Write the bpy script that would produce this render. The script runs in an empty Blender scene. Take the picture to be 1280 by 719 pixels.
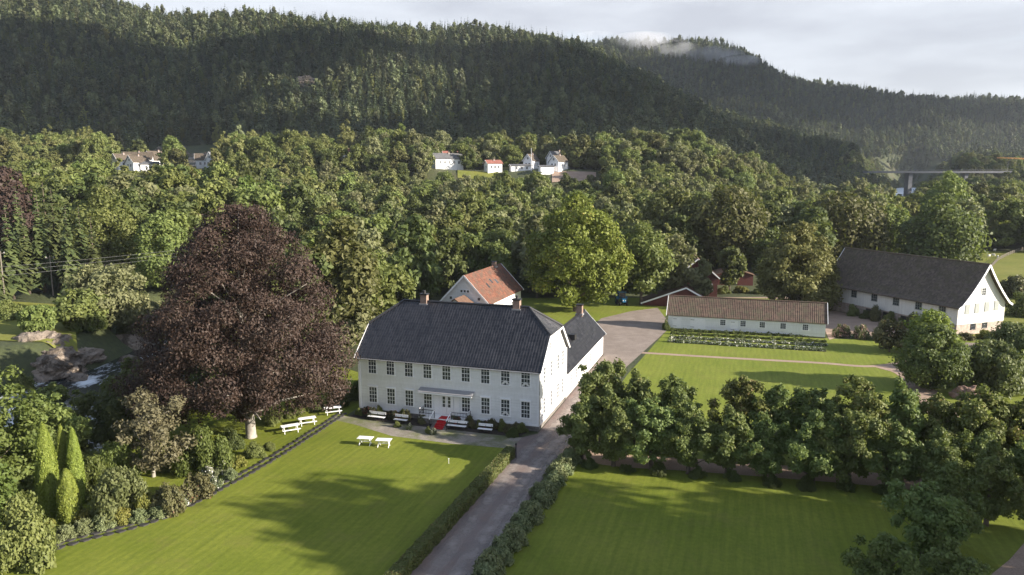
import bpy, bmesh, math, random
import numpy as np
from mathutils import Vector, Matrix

# ------------------------------------------------------------------ camera, world, sun, exposure
SC = bpy.context.scene
COL = SC.collection
F_PX, PITCH, CAM_H = 927.0, 0.1506, 27.43
cam_data = bpy.data.cameras.new("camera")
cam = bpy.data.objects.new("camera", cam_data)
COL.objects.link(cam)
cam_data.sensor_fit = 'HORIZONTAL'
cam_data.sensor_width = 36.0
cam_data.lens = 36.0 * F_PX / 1280.0
cam_data.clip_start, cam_data.clip_end = 0.5, 9000.0
cam.location = (0, 0, CAM_H)
cam.rotation_euler = (math.pi / 2 - PITCH, 0, 0)
SC.camera = cam

SUN_AZ, SUN_EL = math.radians(-16.6), math.radians(20.0)     # azimuth from +X, counter-clockwise
SUNV = Vector((math.cos(SUN_AZ) * math.cos(SUN_EL), math.sin(SUN_AZ) * math.cos(SUN_EL), math.sin(SUN_EL)))
world = bpy.data.worlds.new("World")
SC.world = world
world.use_nodes = True
wt = world.node_tree
wt.nodes.clear()


def wn(t, **k):
    n = wt.nodes.new(t)
    for a, b in k.items():
        setattr(n, a, b)
    return n


w_out = wn('ShaderNodeOutputWorld')
w_bg = wn('ShaderNodeBackground')
w_sky = wn('ShaderNodeTexSky', sky_type='NISHITA', sun_disc=False, sun_elevation=SUN_EL,
           sun_rotation=math.pi / 2 - SUN_AZ, air_density=1.0, dust_density=1.2, ozone_density=1.5)
w_tc = wn('ShaderNodeTexCoord')
w_map = wn('ShaderNodeMapping')
w_map.inputs['Scale'].default_value = (1.6, 1.6, 6.5)
w_map.inputs['Location'].default_value = (0.35, 0.1, 0.25)
w_n1 = wn('ShaderNodeTexNoise')
w_n1.inputs['Scale'].default_value = 1.9
w_n1.inputs['Detail'].default_value = 7
w_n1.inputs['Roughness'].default_value = 0.52
w_rmp = wn('ShaderNodeValToRGB')
w_rmp.color_ramp.elements[0].position = 0.14
w_rmp.color_ramp.elements[0].color = (0, 0, 0, 1)
w_rmp.color_ramp.elements[1].position = 0.36
w_rmp.color_ramp.elements[1].color = (1, 1, 1, 1)
w_n2 = wn('ShaderNodeTexNoise')
w_n2.inputs['Scale'].default_value = 2.6
w_n2.inputs['Detail'].default_value = 6
w_rm2 = wn('ShaderNodeValToRGB')                     # cloud shade: grey-lilac base to bright white
w_rm2.color_ramp.elements[0].position = 0.38
w_rm2.color_ramp.elements[0].color = (2.45, 2.5, 2.75, 1)
w_rm2.color_ramp.elements[1].position = 0.62
w_rm2.color_ramp.elements[1].color = (3.35, 3.45, 3.7, 1)
w_mix = wn('ShaderNodeMix', data_type='RGBA')
w_fac = wn('ShaderNodeMath', operation='MULTIPLY')
w_fac.inputs[1].default_value = 0.9
wl = wt.links.new
wl(w_tc.outputs['Generated'], w_map.inputs['Vector'])
wl(w_map.outputs['Vector'], w_n1.inputs['Vector'])
wl(w_map.outputs['Vector'], w_n2.inputs['Vector'])
wl(w_n1.outputs['Fac'], w_rmp.inputs['Fac'])
wl(w_n2.outputs['Fac'], w_rm2.inputs['Fac'])
wl(w_rmp.outputs['Color'], w_fac.inputs[0])
wl(w_sky.outputs['Color'], w_mix.inputs['A'])
w_sep = wn('ShaderNodeSeparateXYZ')
w_hi = wn('ShaderNodeMapRange', interpolation_type='SMOOTHSTEP')
w_hi.inputs['From Min'].default_value = .20
w_hi.inputs['From Max'].default_value = .55
w_hi.inputs['To Min'].default_value = 1.0
w_hi.inputs['To Max'].default_value = 0.25
w_fm = wn('ShaderNodeMath', operation='MULTIPLY')
wl(w_tc.outputs['Generated'], w_sep.inputs[0])
wl(w_sep.outputs['Z'], w_hi.inputs['Value'])
wl(w_fac.outputs[0], w_fm.inputs[0])
wl(w_hi.outputs['Result'], w_fm.inputs[1])
wl(w_fm.outputs[0], w_mix.inputs['Factor'])
wl(w_rm2.outputs['Color'], w_mix.inputs['B'])
wl(w_mix.outputs['Result'], w_bg.inputs['Color'])
wl(w_bg.outputs['Background'], w_out.inputs['Surface'])
w_bg.inputs['Strength'].default_value = 0.1

sun_data = bpy.data.lights.new("sun", 'SUN')
sun_data.energy = 5.0
sun_data.angle = math.radians(0.55)
sun_data.color = (1.0, 0.90, 0.76)
sun = bpy.data.objects.new("sun", sun_data)
COL.objects.link(sun)
sun.location = (200, -50, 150)
sun.rotation_euler = (-SUNV).to_track_quat('-Z', 'Y').to_euler()

SC.view_settings.view_transform = 'Standard'
SC.view_settings.look = 'None'
SC.view_settings.gamma = 1.0
SC.view_settings.exposure = 1.42
SC.render.engine = 'CYCLES'
SC.cycles.max_bounces = 6
SC.cycles.diffuse_bounces = 3
SC.cycles.transmission_bounces = 3
SC.cycles.transparent_max_bounces = 6
SC.cycles.volume_bounces = 0

# ------------------------------------------------------------------ helpers
CP, SP = math.cos(PITCH), math.sin(PITCH)


def at(px, py, z=0.0):
    """photograph pixel to the point of the level z under it"""
    u, x = (359.5 - py) / F_PX, (px - 640) / F_PX
    d = (x, CP + u * SP, -SP + u * CP)
    t = (z - CAM_H) / d[2]
    return Vector((d[0] * t, d[1] * t, z))


def hit(px, py, P0, n):
    u, x = (359.5 - py) / F_PX, (px - 640) / F_PX
    d = Vector((x, CP + u * SP, -SP + u * CP))
    o = Vector((0, 0, CAM_H))
    t = (Vector(P0) - o).dot(Vector(n)) / d.dot(Vector(n))
    return o + d * t


def top_z(y, py):
    return CAM_H + y * math.tan(math.atan((359.5 - py) / F_PX) - PITCH)


def tag(o, label=None, cat=None, group=None, kind=None):
    if label: o['label'] = label
    if cat: o['category'] = cat
    if group: o['group'] = group
    if kind: o['kind'] = kind
    return o


def empty(name, loc=(0, 0, 0), rz=0.0):
    o = bpy.data.objects.new(name, None)
    o.empty_display_size = 0.3
    o.location = loc
    o.rotation_euler = (0, 0, rz)
    COL.objects.link(o)
    return o


KIDS = {}


def link(o, parent=None):
    COL.objects.link(o)
    if parent is not None:
        o.parent = parent
        KIDS.setdefault(parent.name, []).append(o)
    return o


def copy_tree(o, parent=None):
    c = o.copy()
    link(c, parent)
    for ch in KIDS.get(o.name, []):
        copy_tree(ch, c)
    return c


def npmesh(name, V, Fq, mat, parent=None, tint=None, smooth=False, uv=None):
    """V (n,3), Fq (m,k) faces of k corners"""
    V = np.asarray(V, np.float32)
    Fq = np.asarray(Fq, np.int32)
    me = bpy.data.meshes.new(name)
    k = Fq.shape[1]
    me.vertices.add(len(V))
    me.vertices.foreach_set('co', V.ravel())
    me.loops.add(Fq.size)
    me.loops.foreach_set('vertex_index', Fq.ravel())
    me.polygons.add(len(Fq))
    me.polygons.foreach_set('loop_start', np.arange(len(Fq), dtype=np.int32) * k)
    me.polygons.foreach_set('loop_total', np.full(len(Fq), k, np.int32))
    if smooth:
        me.polygons.foreach_set('use_smooth', np.ones(len(Fq), bool))
    me.update(calc_edges=True)
    if tint is not None:
        a = me.attributes.new('tint', 'FLOAT', 'POINT')
        a.data.foreach_set('value', np.asarray(tint, np.float32))
    me.materials.append(mat)
    o = bpy.data.objects.new(name, me)
    link(o, parent)
    return o


class MB:
    def __init__(s):
        s.v, s.f, s.uv = [], [], []

    def face(s, pts, uv=None):
        n = len(s.v)
        s.v += [tuple(p) for p in pts]
        s.f.append(list(range(n, n + len(pts))))
        s.uv.append(uv or [(p[0], p[1]) for p in pts])

    def box(s, lo, hi, M=None, O=None):
        x0, y0, z0 = lo
        x1, y1, z1 = hi
        c = [(x0, y0, z0), (x1, y0, z0), (x1, y1, z0), (x0, y1, z0), (x0, y0, z1), (x1, y0, z1), (x1, y1, z1), (x0, y1, z1)]
        if M is not None:
            c = [tuple(O + M @ Vector(p)) for p in c]
        n = len(s.v)
        s.v += c
        for q in ((0, 3, 2, 1), (4, 5, 6, 7), (0, 1, 5, 4), (1, 2, 6, 5), (2, 3, 7, 6), (3, 0, 4, 7)):
            s.f.append([n + i for i in q])
            s.uv.append([(c[i][0], c[i][2]) for i in q])

    def bar(s, a, b, w, h):
        a, b = Vector(a), Vector(b)
        d = b - a
        x = d.normalized()
        up = Vector((0, 0, 1)) if abs(x.z) < 0.95 else Vector((0, 1, 0))
        y = up.cross(x).normalized()
        z = x.cross(y)
        M = Matrix((x, y, z)).transposed()
        s.box((0, -w / 2, -h / 2), (d.length, w / 2, h / 2), M, a)

    def tube(s, pts, radii, n=8, caps=True):
        pts = [Vector(p) for p in pts]
        base = len(s.v)
        for i, p in enumerate(pts):
            d = (pts[min(i + 1, len(pts) - 1)] - pts[max(i - 1, 0)]).normalized()
            a = d.orthogonal().normalized() if abs(d.z) < .9 else Vector((1, 0, 0))
            a = (a - d * a.dot(d)).normalized()
            b = d.cross(a)
            for j in range(n):
                t = 2 * math.pi * j / n
                s.v.append(tuple(p + (a * math.cos(t) + b * math.sin(t)) * radii[i]))
        for i in range(len(pts) - 1):
            for j in range(n):
                k = (j + 1) % n
                s.f.append([base + i * n + j, base + i * n + k, base + (i + 1) * n + k, base + (i + 1) * n + j])
                s.uv.append([(0, 0)] * 4)
        if caps:
            s.f.append([base + j for j in range(n)][::-1])
            s.uv.append([(0, 0)] * n)
            e = base + (len(pts) - 1) * n
            s.f.append([e + j for j in range(n)])
            s.uv.append([(0, 0)] * n)

    def slab(s, pts, t, uvax=None):
        """flat polygon with thickness t below it"""
        P = [Vector(p) for p in pts]
        nrm = Vector((0, 0, 0))
        for i in range(len(P)):
            nrm += P[i].cross(P[(i + 1) % len(P)])
        nrm.normalize()
        if nrm.z < 0:
            P.reverse()
            nrm = -nrm
        Q = [p - nrm * t for p in P]
        hx = Vector((nrm.y, -nrm.x, 0))
        hx = hx.normalized() if hx.length > 1e-4 else Vector((1, 0, 0))
        vy = nrm.cross(hx)
        uv = [(p.dot(hx), p.dot(vy)) for p in P]
        s.face(P, uv)
        s.face(Q[::-1], uv[::-1])
        for i in range(len(P)):
            j = (i + 1) % len(P)
            s.face([P[j], P[i], Q[i], Q[j]], [uv[j], uv[i], uv[i], uv[j]])

    def build(s, name, mat, parent=None, smooth=False, bevel=0.0):
        me = bpy.data.meshes.new(name)
        me.from_pydata(s.v, [], s.f)
        ul = me.uv_layers.new(name='UVMap')
        flat = [c for f in s.uv for q in f for c in q]
        ul.data.foreach_set('uv', flat)
        if smooth:
            me.polygons.foreach_set('use_smooth', [True] * len(me.polygons))
        me.materials.append(mat)
        me.update()
        o = bpy.data.objects.new(name, me)
        link(o, parent)
        if bevel:
            m = o.modifiers.new('bevel', 'BEVEL')
            m.width = bevel
            m.segments = 2
            m.limit_method = 'ANGLE'
        return o


# ------------------------------------------------------------------ materials
class NT:
    def __init__(s, name):
        s.m = bpy.data.materials.new(name)
        s.m.use_nodes = True
        s.t = s.m.node_tree
        s.t.nodes.clear()
        s.out = s.n('ShaderNodeOutputMaterial')
        s.b = s.n('ShaderNodeBsdfPrincipled')
        s.l(s.b.outputs[0], s.out.inputs['Surface'])
        s.b.inputs['Roughness'].default_value = .8

    def n(s, t, **k):
        n = s.t.nodes.new(t)
        for a, b in k.items():
            setattr(n, a, b)
        return n

    def l(s, a, b):
        s.t.links.new(a, b)

    def coord(s, kind='Object'):
        return s.n('ShaderNodeTexCoord').outputs[kind]

    def noise(s, vec, scale, detail=4, rough=.55, stretch=None):
        if stretch:
            mp = s.n('ShaderNodeMapping')
            mp.inputs['Scale'].default_value = stretch
            s.l(vec, mp.inputs['Vector'])
            vec = mp.outputs[0]
        n = s.n('ShaderNodeTexNoise')
        n.inputs['Scale'].default_value = scale
        n.inputs['Detail'].default_value = detail
        n.inputs['Roughness'].default_value = rough
        s.l(vec, n.inputs['Vector'])
        return n.outputs['Fac']

    def ramp(s, fac, stops):
        r = s.n('ShaderNodeValToRGB')
        e = r.color_ramp.elements
        while len(e) < len(stops):
            e.new(.5)
        for i, (p, c) in enumerate(stops):
            e[i].position = p
            e[i].color = (c[0], c[1], c[2], 1) if len(c) == 3 else c
        s.l(fac, r.inputs['Fac'])
        return r.outputs['Color']

    def mix(s, fac, a, b, blend='MIX'):
        m = s.n('ShaderNodeMix', data_type='RGBA', blend_type=blend)
        for x, k in ((fac, 'Factor'), (a, 'A'), (b, 'B')):
            if isinstance(x, (int, float)):
                m.inputs[k].default_value = x
            elif isinstance(x, tuple):
                m.inputs[k].default_value = (*x, 1)
            else:
                s.l(x, m.inputs[k])
        return m.outputs['Result']

    def math(s, op, a, b=0.0, c=None):
        m = s.n('ShaderNodeMath', operation=op)
        for i, x in enumerate((a, b) if c is None else (a, b, c)):
            if isinstance(x, (int, float)):
                m.inputs[i].default_value = x
            else:
                s.l(x, m.inputs[i])
        return m.outputs[0]

    def bump(s, h, strength=.4, dist=.05):
        b = s.n('ShaderNodeBump')
        b.inputs['Strength'].default_value = strength
        b.inputs['Distance'].default_value = dist
        s.l(h, b.inputs['Height'])
        s.l(b.outputs[0], s.b.inputs['Normal'])

    def col(s, c):
        if isinstance(c, tuple):
            s.b.inputs['Base Color'].default_value = (*c, 1)
        else:
            s.l(c, s.b.inputs['Base Color'])


def plain(name, c, rough=.7, var=.12, scale=3.0, metal=0.0, bump=0.0):
    m = NT(name)
    co = m.coord()
    f = m.noise(co, scale, 5)
    m.col(m.ramp(f, [(.3, tuple(x * (1 - var) for x in c)), (.7, tuple(min(1, x * (1 + var)) for x in c))]))
    m.b.inputs['Roughness'].default_value = rough
    m.b.inputs['Metallic'].default_value = metal
    if bump:
        m.bump(m.noise(co, scale * 6, 4), bump)
    return m.m


def leafmat(name, a, b, accent=None, acc_amt=0.0, trans=.3, var=.35, rough=.62, sat=.9):
    """foliage: colour varies by leaf (tint attribute) and by tree (object random)"""
    m = NT(name)
    at_ = m.n('ShaderNodeAttribute', attribute_name='tint')
    oi = m.n('ShaderNodeObjectInfo')
    c = m.mix(at_.outputs['Fac'], a, b)
    if accent:
        f = m.math('GREATER_THAN', at_.outputs['Fac'], 1.0 - acc_amt)
        c = m.mix(f, c, accent)
    hsv = m.n('ShaderNodeHueSaturation')
    h = m.math('MULTIPLY_ADD', oi.outputs['Random'], .028, .486)
    v = m.math('MULTIPLY_ADD', oi.outputs['Random'], var, 1 - var / 2)
    hsv.inputs['Saturation'].default_value = sat
    m.l(h, hsv.inputs['Hue'])
    m.l(v, hsv.inputs['Value'])
    m.l(c, hsv.inputs['Color'])
    c = hsv.outputs['Color']
    m.col(c)
    m.b.inputs['Roughness'].default_value = rough
    m.b.inputs['Specular IOR Level'].default_value = .35
    tr = m.n('ShaderNodeBsdfTranslucent')
    tc = m.mix(.55, c, (.16, .2, .03) if a[1] > a[0] * 1.05 else c)
    m.l(tc, tr.inputs['Color'])
    mx = m.n('ShaderNodeMixShader')
    mx.inputs[0].default_value = trans
    m.l(m.b.outputs[0], mx.inputs[1])
    m.l(tr.outputs[0], mx.inputs[2])
    m.l(mx.outputs[0], m.out.inputs['Surface'])
    return m.m


M = {}
M['bark'] = plain('bark', (.11, .085, .065), .9, .35, 2.5, bump=.5)
M['bark_pale'] = plain('pale bark', (.29, .265, .23), .85, .45, .9, bump=.4)
M['beech_leaf'] = leafmat('copper beech leaf', (.036, .018, .014), (.074, .044, .032), (.105, .078, .045), .08, .16, .1)
M['maple_leaf'] = leafmat('yellow green leaf', (0.104, 0.157, 0.020), (0.234, 0.294, 0.031), (0.331, 0.300, 0.043), .08, .32, sat=0.95)
M['oak_leaf'] = leafmat('mid green leaf', (0.106, 0.145, 0.032), (0.216, 0.248, 0.055), None, 0, .40, sat=0.92)
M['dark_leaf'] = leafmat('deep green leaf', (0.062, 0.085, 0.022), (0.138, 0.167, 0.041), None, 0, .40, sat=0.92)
M['grey_leaf'] = leafmat('grey green leaf', (0.147, 0.160, 0.068), (0.264, 0.264, 0.116), None, 0, .40, sat=0.92)
M['birch_leaf'] = leafmat('pale yellow green leaf', (0.155, 0.174, 0.050), (0.258, 0.265, 0.080), None, 0, .40, sat=0.92)
M['brown_leaf'] = leafmat('brownish green leaf', (.082, .088, .024), (.142, .142, .040), None, 0, .28, sat=.95)
M['bright_leaf'] = leafmat('fresh green leaf', (0.083, 0.125, 0.021), (0.158, 0.203, 0.036), None, 0, .40, sat=0.92)
M['lime_leaf'] = leafmat('lime tree leaf', (.100, .145, .030), (.200, .255, .060), (.28, .29, .075), .12, .38, .2, .6)
M['lime_gold_leaf'] = leafmat('yellowing lime leaf', (.105, .130, .026), (.215, .225, .045), (.26, .20, .06), .16, .36, .2)
M['spruce_leaf'] = leafmat('spruce needles', (0.046, 0.064, 0.019), (0.105, 0.124, 0.035), None, 0, .12, .4)
M['hill_leaf'] = leafmat('hill conifer needles', (0.037, 0.056, 0.026), (0.082, 0.103, 0.043), None, 0, .12, .95)
M['hill_pine_leaf'] = leafmat('hill pine needles', (0.060, 0.078, 0.031), (0.126, 0.138, 0.052), None, 0, .15, .95)
M['thuja_leaf'] = leafmat('golden thuja', (.14, .19, .013), (.25, .30, .025), None, 0, .35, .1)
M['hedge_leaf'] = leafmat('hedge leaf', (0.081, 0.108, 0.022), (0.149, 0.176, 0.038), (0.176, 0.135, 0.041), .08, .25, .1)
M['lavender_leaf'] = leafmat('silver green leaf', (.120, .150, .055), (.215, .250, .105), None, 0, .25, .15)
M['shrub_leaf'] = leafmat('shrub leaf', (.11, .14, .026), (.20, .225, .05), None, 0, .3, .3)
M['olive_leaf'] = leafmat('olive yellow leaf', (.125, .130, .028), (.22, .215, .055), (.24, .2, .05), .08, .34, .1)
M['thin_leaf'] = leafmat('thin olive leaf', (.10, .095, .042), (.17, .155, .075), None, 0, .25, .1)
M['garden_leaf'] = leafmat('garden shrub leaf', (.090, .115, .032), (.165, .19, .058), None, 0, .28, .2)
M['white_flower'] = leafmat('white flowers', (.10, .13, .05), (.16, .18, .08), (.75, .74, .66), .22, .25, .1)
M['pink_flower'] = leafmat('pink flowering shrub', (.09, .11, .035), (.15, .15, .06), (.50, .27, .25), .35, .25, .1)
M['red_flower'] = leafmat('dark red flowers', (.030, .036, .018), (.06, .06, .03), (.42, .07, .04), .18, .2, .1)
M['yellow_flower'] = leafmat('yellow leaf shrub', (.14, .15, .02), (.24, .23, .03), (.36, .32, .05), .2, .3, .1)
M['rust_shrub'] = leafmat('rusty green shrub', (.080, .082, .026), (.14, .135, .045), (.17, .095, .04), .12, .25, .1)

# terrain: rough grass and forest floor
m = NT('rough ground')
co = m.coord()
a = m.ramp(m.noise(co, .035, 6), [(.35, (.030, .040, .014)), (.55, (.055, .065, .02)), (.75, (.075, .06, .03))])
b = m.ramp(m.noise(co, 1.2, 5), [(.3, (.7, .7, .7)), (.7, (1.25, 1.25, 1.2))])
m.col(m.mix(1.0, a, b, 'MULTIPLY'))
m.bump(m.noise(co, 1.5, 5), .6, .3)
M['terrain'] = m.m


def grassmat(name, c1, c2, ang, stripe):
    m = NT(name)
    co = m.coord()
    big = m.noise(co, .11, 5, .6)
    fine = m.noise(co, 2.3, 5, .7)
    base = m.ramp(big, [(.32, c1), (.68, c2)])
    g = m.ramp(fine, [(.28, (.84, .86, .82)), (.72, (1.16, 1.14, 1.14))])
    base = m.mix(1.0, base, g, 'MULTIPLY')
    mp = m.n('ShaderNodeMapping')
    mp.inputs['Rotation'].default_value = (0, 0, ang)
    m.l(co, mp.inputs['Vector'])
    mid = m.noise(mp.outputs[0], 1.0, 5, .65, (2.6, .22, 1))
    g2 = m.ramp(mid, [(.3, (.84, .86, .8)), (.7, (1.16, 1.13, 1.1))])
    base = m.mix(1.0, base, g2, 'MULTIPLY')
    wv = m.n('ShaderNodeTexWave', bands_direction='X', wave_profile='SIN')
    wv.inputs['Scale'].default_value = .38
    wv.inputs['Distortion'].default_value = .7
    wv.inputs['Detail'].default_value = 3
    m.l(mp.outputs[0], wv.inputs['Vector'])
    st = m.ramp(wv.outputs['Fac'], [(.25, (1 - stripe,) * 3), (.75, (1 + stripe,) * 3)])
    base = m.mix(1.0, base, st, 'MULTIPLY')
    dry = m.ramp(m.noise(co, .33, 6, .7), [(.53, (0, 0, 0)), (.72, (1, 1, 1))])
    base = m.mix(m.math('MULTIPLY', dry, .42), base, (.17, .15, .045))
    m.col(base)
    m.b.inputs['Roughness'].default_value = .9
    m.b.inputs['Specular IOR Level'].default_value = .15
    m.bump(m.noise(co, 3.0, 5, .75), .28, .1)
    return m.m


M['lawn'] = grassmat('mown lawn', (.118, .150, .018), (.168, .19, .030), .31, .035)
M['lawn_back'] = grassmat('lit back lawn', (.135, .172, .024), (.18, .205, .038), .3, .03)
M['meadow'] = grassmat('meadow grass', (.13, .15, .03), (.19, .19, .05), .9, .02)


def gravelmat(name, c1, c2, c3=None, mottled=0.5):
    m = NT(name)
    co = m.coord()
    base = m.ramp(m.noise(co, .5, 6, .65), [(.3, c1), (.7, c2)])
    g = m.ramp(m.noise(co, 9, 4, .7), [(.3, (.72,) * 3), (.7, (1.28,) * 3)])
    base = m.mix(1.0, base, g, 'MULTIPLY')
    if c3:
        f = m.ramp(m.noise(co, .28, 6, .7), [(.45, (0, 0, 0)), (.62, (1, 1, 1))])
        base = m.mix(m.math('MULTIPLY', f, mottled), base, c3)
    m.col(base)
    m.b.inputs['Roughness'].default_value = .92
    m.bump(m.noise(co, 14, 4), .5, .03)
    return m.m


M['drive'] = gravelmat('driveway gravel', (.135, .105, .098), (.215, .165, .15), (.20, .135, .11), .7)
M['yard'] = gravelmat('yard gravel', (.19, .152, .128), (.27, .222, .19), (.16, .125, .10), .5)
M['track'] = gravelmat('wheel tracks', (.25, .225, .205), (.32, .285, .26))
M['path'] = gravelmat('garden path gravel', (.27, .19, .14), (.36, .26, .20))
M['forecourt'] = gravelmat('mossy gravel', (.17, .15, .125), (.31, .275, .24), (.105, .12, .04), .9)
M['soil'] = plain('bed soil', (.035, .026, .02), .95, .4, 2.0, bump=.5)
M['slab'] = plain('dark stone slab', (.032, .030, .030), .75, .4, 1.0, bump=.3)


def woodwall(name, c, board=.16, depth=.5, vertical=False):
    m = NT(name)
    co = m.coord()
    sep = m.n('ShaderNodeSeparateXYZ')
    m.l(co, sep.inputs[0])
    if vertical:
        t = m.math('ADD', sep.outputs['X'], sep.outputs['Y'])
    else:
        t = sep.outputs['Z']
    fr = m.math('FRACT', m.math('DIVIDE', t, board))
    dirt = m.noise(co, .8, 6, .6)
    dirt2 = m.noise(co, 4, 4, .6, (1, 1, .25))
    base = m.ramp(dirt, [(.3, tuple(x * .94 for x in c)), (.7, c)])
    base = m.mix(1.0, base, m.ramp(dirt2, [(.3, (.93, .93, .92)), (.7, (1.03, 1.03, 1.03))]), 'MULTIPLY')
    row = m.n('ShaderNodeTexWhiteNoise', noise_dimensions='1D')
    m.l(m.math('FLOOR', m.math('DIVIDE', t, board)), row.inputs['W'])
    base = m.mix(1.0, base, m.ramp(row.outputs['Value'], [(0, (.93, .93, .93)), (1, (1.02, 1.02, 1.02))]), 'MULTIPLY')
    m.col(base)
    m.b.inputs['Roughness'].default_value = .55
    m.bump(m.math('POWER', fr, 3.0), depth, .05)
    return m.m


M['white_wood'] = woodwall('white weatherboard', (.83, .84, .86))
M['white_plain'] = plain('white paint', (.83, .83, .84), .5, .03, 3)
M['white_barn'] = woodwall('white barn boards', (.74, .73, .71), .22, .5, True)
M['red_wood'] = woodwall('red barn boards', (.10, .016, .013), .2, .5, True)
M['trim'] = plain('white trim paint', (.85, .85, .86), .45, .03, 4)
M['grey_door'] = plain('grey shutter paint', (.30, .32, .31), .6, .1, 4)


def tilemat(name, c1, c2, tw, th, rough=.5, moss=None, mossamt=.5, bump=.8):
    """roof tiles laid out on the roof's own UV in metres"""
    m = NT(name)
    uv = m.coord('UV')
    sep = m.n('ShaderNodeSeparateXYZ')
    m.l(uv, sep.inputs[0])
    tx = m.math('DIVIDE', sep.outputs['X'], tw)
    ty = m.math('DIVIDE', sep.outputs['Y'], th)
    fx, fy = m.math('FRACT', tx), m.math('FRACT', ty)
    cmb = m.n('ShaderNodeCombineXYZ')
    m.l(m.math('FLOOR', tx), cmb.inputs[0])
    m.l(m.math('FLOOR', ty), cmb.inputs[1])
    wn_ = m.n('ShaderNodeTexWhiteNoise', noise_dimensions='2D')
    m.l(cmb.outputs[0], wn_.inputs['Vector'])
    base = m.ramp(wn_.outputs['Value'], [(0, c1), (1, c2)])
    co = m.coord()
    base = m.mix(1.0, base, m.ramp(m.noise(co, .7, 5), [(.3, (.82,) * 3), (.7, (1.18,) * 3)]), 'MULTIPLY')
    if moss:
        f = m.ramp(m.noise(co, .9, 7, .7), [(.44, (0, 0, 0)), (.62, (1, 1, 1))])
        base = m.mix(m.math('MULTIPLY', f, mossamt), base, moss)
    m.col(base)
    m.b.inputs['Roughness'].default_value = rough
    wave = m.math('SINE', m.math('MULTIPLY', fx, 2 * math.pi))
    h = m.math('ADD', m.math('MULTIPLY', wave, .5), m.math('MULTIPLY', m.math('SUBTRACT', 1.0, fy), .8))
    m.bump(h, bump, .05)
    return m.m


M['black_tile'] = tilemat('black glazed pantile', (.008, .008, .011), (.029, .0285, .033), .33, .42, .30)
M['red_tile'] = tilemat('old red pantile', (.085, .034, .022), (.20, .072, .040), .30, .40, .8, (.085, .062, .045), .75)
M['mossy_tile'] = tilemat('weathered red tile', (.070, .044, .034), (.14, .088, .066), .30, .40, .85, (.095, .090, .052), .75)
M['barn_tile'] = tilemat('dark weathered barn tile', (.062, .047, .038), (.125, .095, .076), .30, .36, .9, (.075, .066, .034), .7)
M['brown_tile'] = tilemat('brown roof tile', (.10, .055, .036), (.15, .085, .055), .25, .34, .8)
M['grey_tile'] = tilemat('grey roof tile', (.09, .09, .095), (.13, .13, .135), .3, .4, .8)
M['dark_metal'] = plain('black iron', (.016, .016, .018), .5, .2, 4)
M['zinc'] = plain('grey roof sheet', (.27, .27, .285), .4, .1, 2)
M['red_cloth'] = plain('red carpet', (.42, .008, .014), .9, .15, 6)


def brickmat(name, c1, c2, mortar, scale):
    m = NT(name)
    co = m.coord()
    sep = m.n('ShaderNodeSeparateXYZ')
    m.l(co, sep.inputs[0])
    cmb = m.n('ShaderNodeCombineXYZ')
    m.l(m.math('ADD', sep.outputs['X'], sep.outputs['Y']), cmb.inputs[0])
    m.l(sep.outputs['Z'], cmb.inputs[1])
    bt = m.n('ShaderNodeTexBrick')
    bt.inputs['Color1'].default_value = (*c1, 1)
    bt.inputs['Color2'].default_value = (*c2, 1)
    bt.inputs['Mortar'].default_value = (*mortar, 1)
    bt.inputs['Scale'].default_value = scale
    bt.inputs['Mortar Size'].default_value = .03
    m.l(cmb.outputs[0], bt.inputs['Vector'])
    c = m.mix(1.0, bt.outputs['Color'], m.ramp(m.noise(co, 2, 5), [(.3, (.75,) * 3), (.7, (1.2,) * 3)]), 'MULTIPLY')
    m.col(c)
    m.bump(bt.outputs['Fac'], -.5, .03)
    return m.m


M['brick'] = brickmat('chimney brick', (.20, .105, .075), (.27, .16, .12), (.30, .27, .24), 4)
M['stone_base'] = brickmat('rough granite masonry', (.36, .27, .22), (.44, .37, .32), (.34, .30, .27), 1.1)
M['found'] = brickmat('foundation stone', (.15, .135, .125), (.21, .19, .18), (.12, .11, .10), .9)
m = NT('window glass')
m.col((.045, .053, .062))
m.b.inputs['Roughness'].default_value = .06
m.b.inputs['Specular IOR Level'].default_value = .7
m.bump(m.noise(m.coord(), .8, 2), .12, .1)
M['glass'] = m.m
M['curtain'] = plain('white curtain', (.6, .59, .57), .9, .1, 3)
m = NT('rock')
co = m.coord()
c = m.ramp(m.noise(co, .35, 7, .65, (1, .45, 1)), [(.3, (.10, .082, .065)), (.5, (.22, .18, .145)), (.7, (.33, .275, .225))])
crk = m.ramp(m.noise(co, .55, 8, .75, (1, .25, 1)), [(.44, (.35, .33, .3)), (.5, (1, 1, 1))])
m.col(m.mix(1.0, c, crk, 'MULTIPLY'))
m.bump(m.noise(co, .8, 9, .7, (1, .4, 1)), 1.0, .8)
M['rock'] = m.m
m = NT('river water')
co = m.coord()
foam = m.ramp(m.noise(co, .22, 8, .74, (1, .45, 1)), [(.50, (0, 0, 0)), (.60, (1, 1, 1))])
m.col(m.mix(foam, (.012, .018, .020), (.62, .65, .68)))
m.l(m.math('MULTIPLY_ADD', foam, .6, .08), m.b.inputs['Roughness'])
m.bump(m.noise(co, 1.3, 6), .5, .25)
M['water'] = m.m
m = NT('white water rapids')
co = m.coord()
m.col(m.ramp(m.noise(co, .05, 7, .7), [(.36, (.16, .17, .17)), (.48, (.74, .76, .78))]))
M['rapids'] = m.m
M['concrete'] = plain('concrete', (.15, .155, .17), .85, .1, .3)
M['orange_metal'] = plain('orange crane paint', (.75, .33, .08), .5, .1, 1)
M['pole_wood'] = plain('weathered pole', (.19, .165, .14), .9, .15, 2)
M['wire'] = plain('power wire', (.33, .33, .33), .5, .1, 1)
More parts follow.
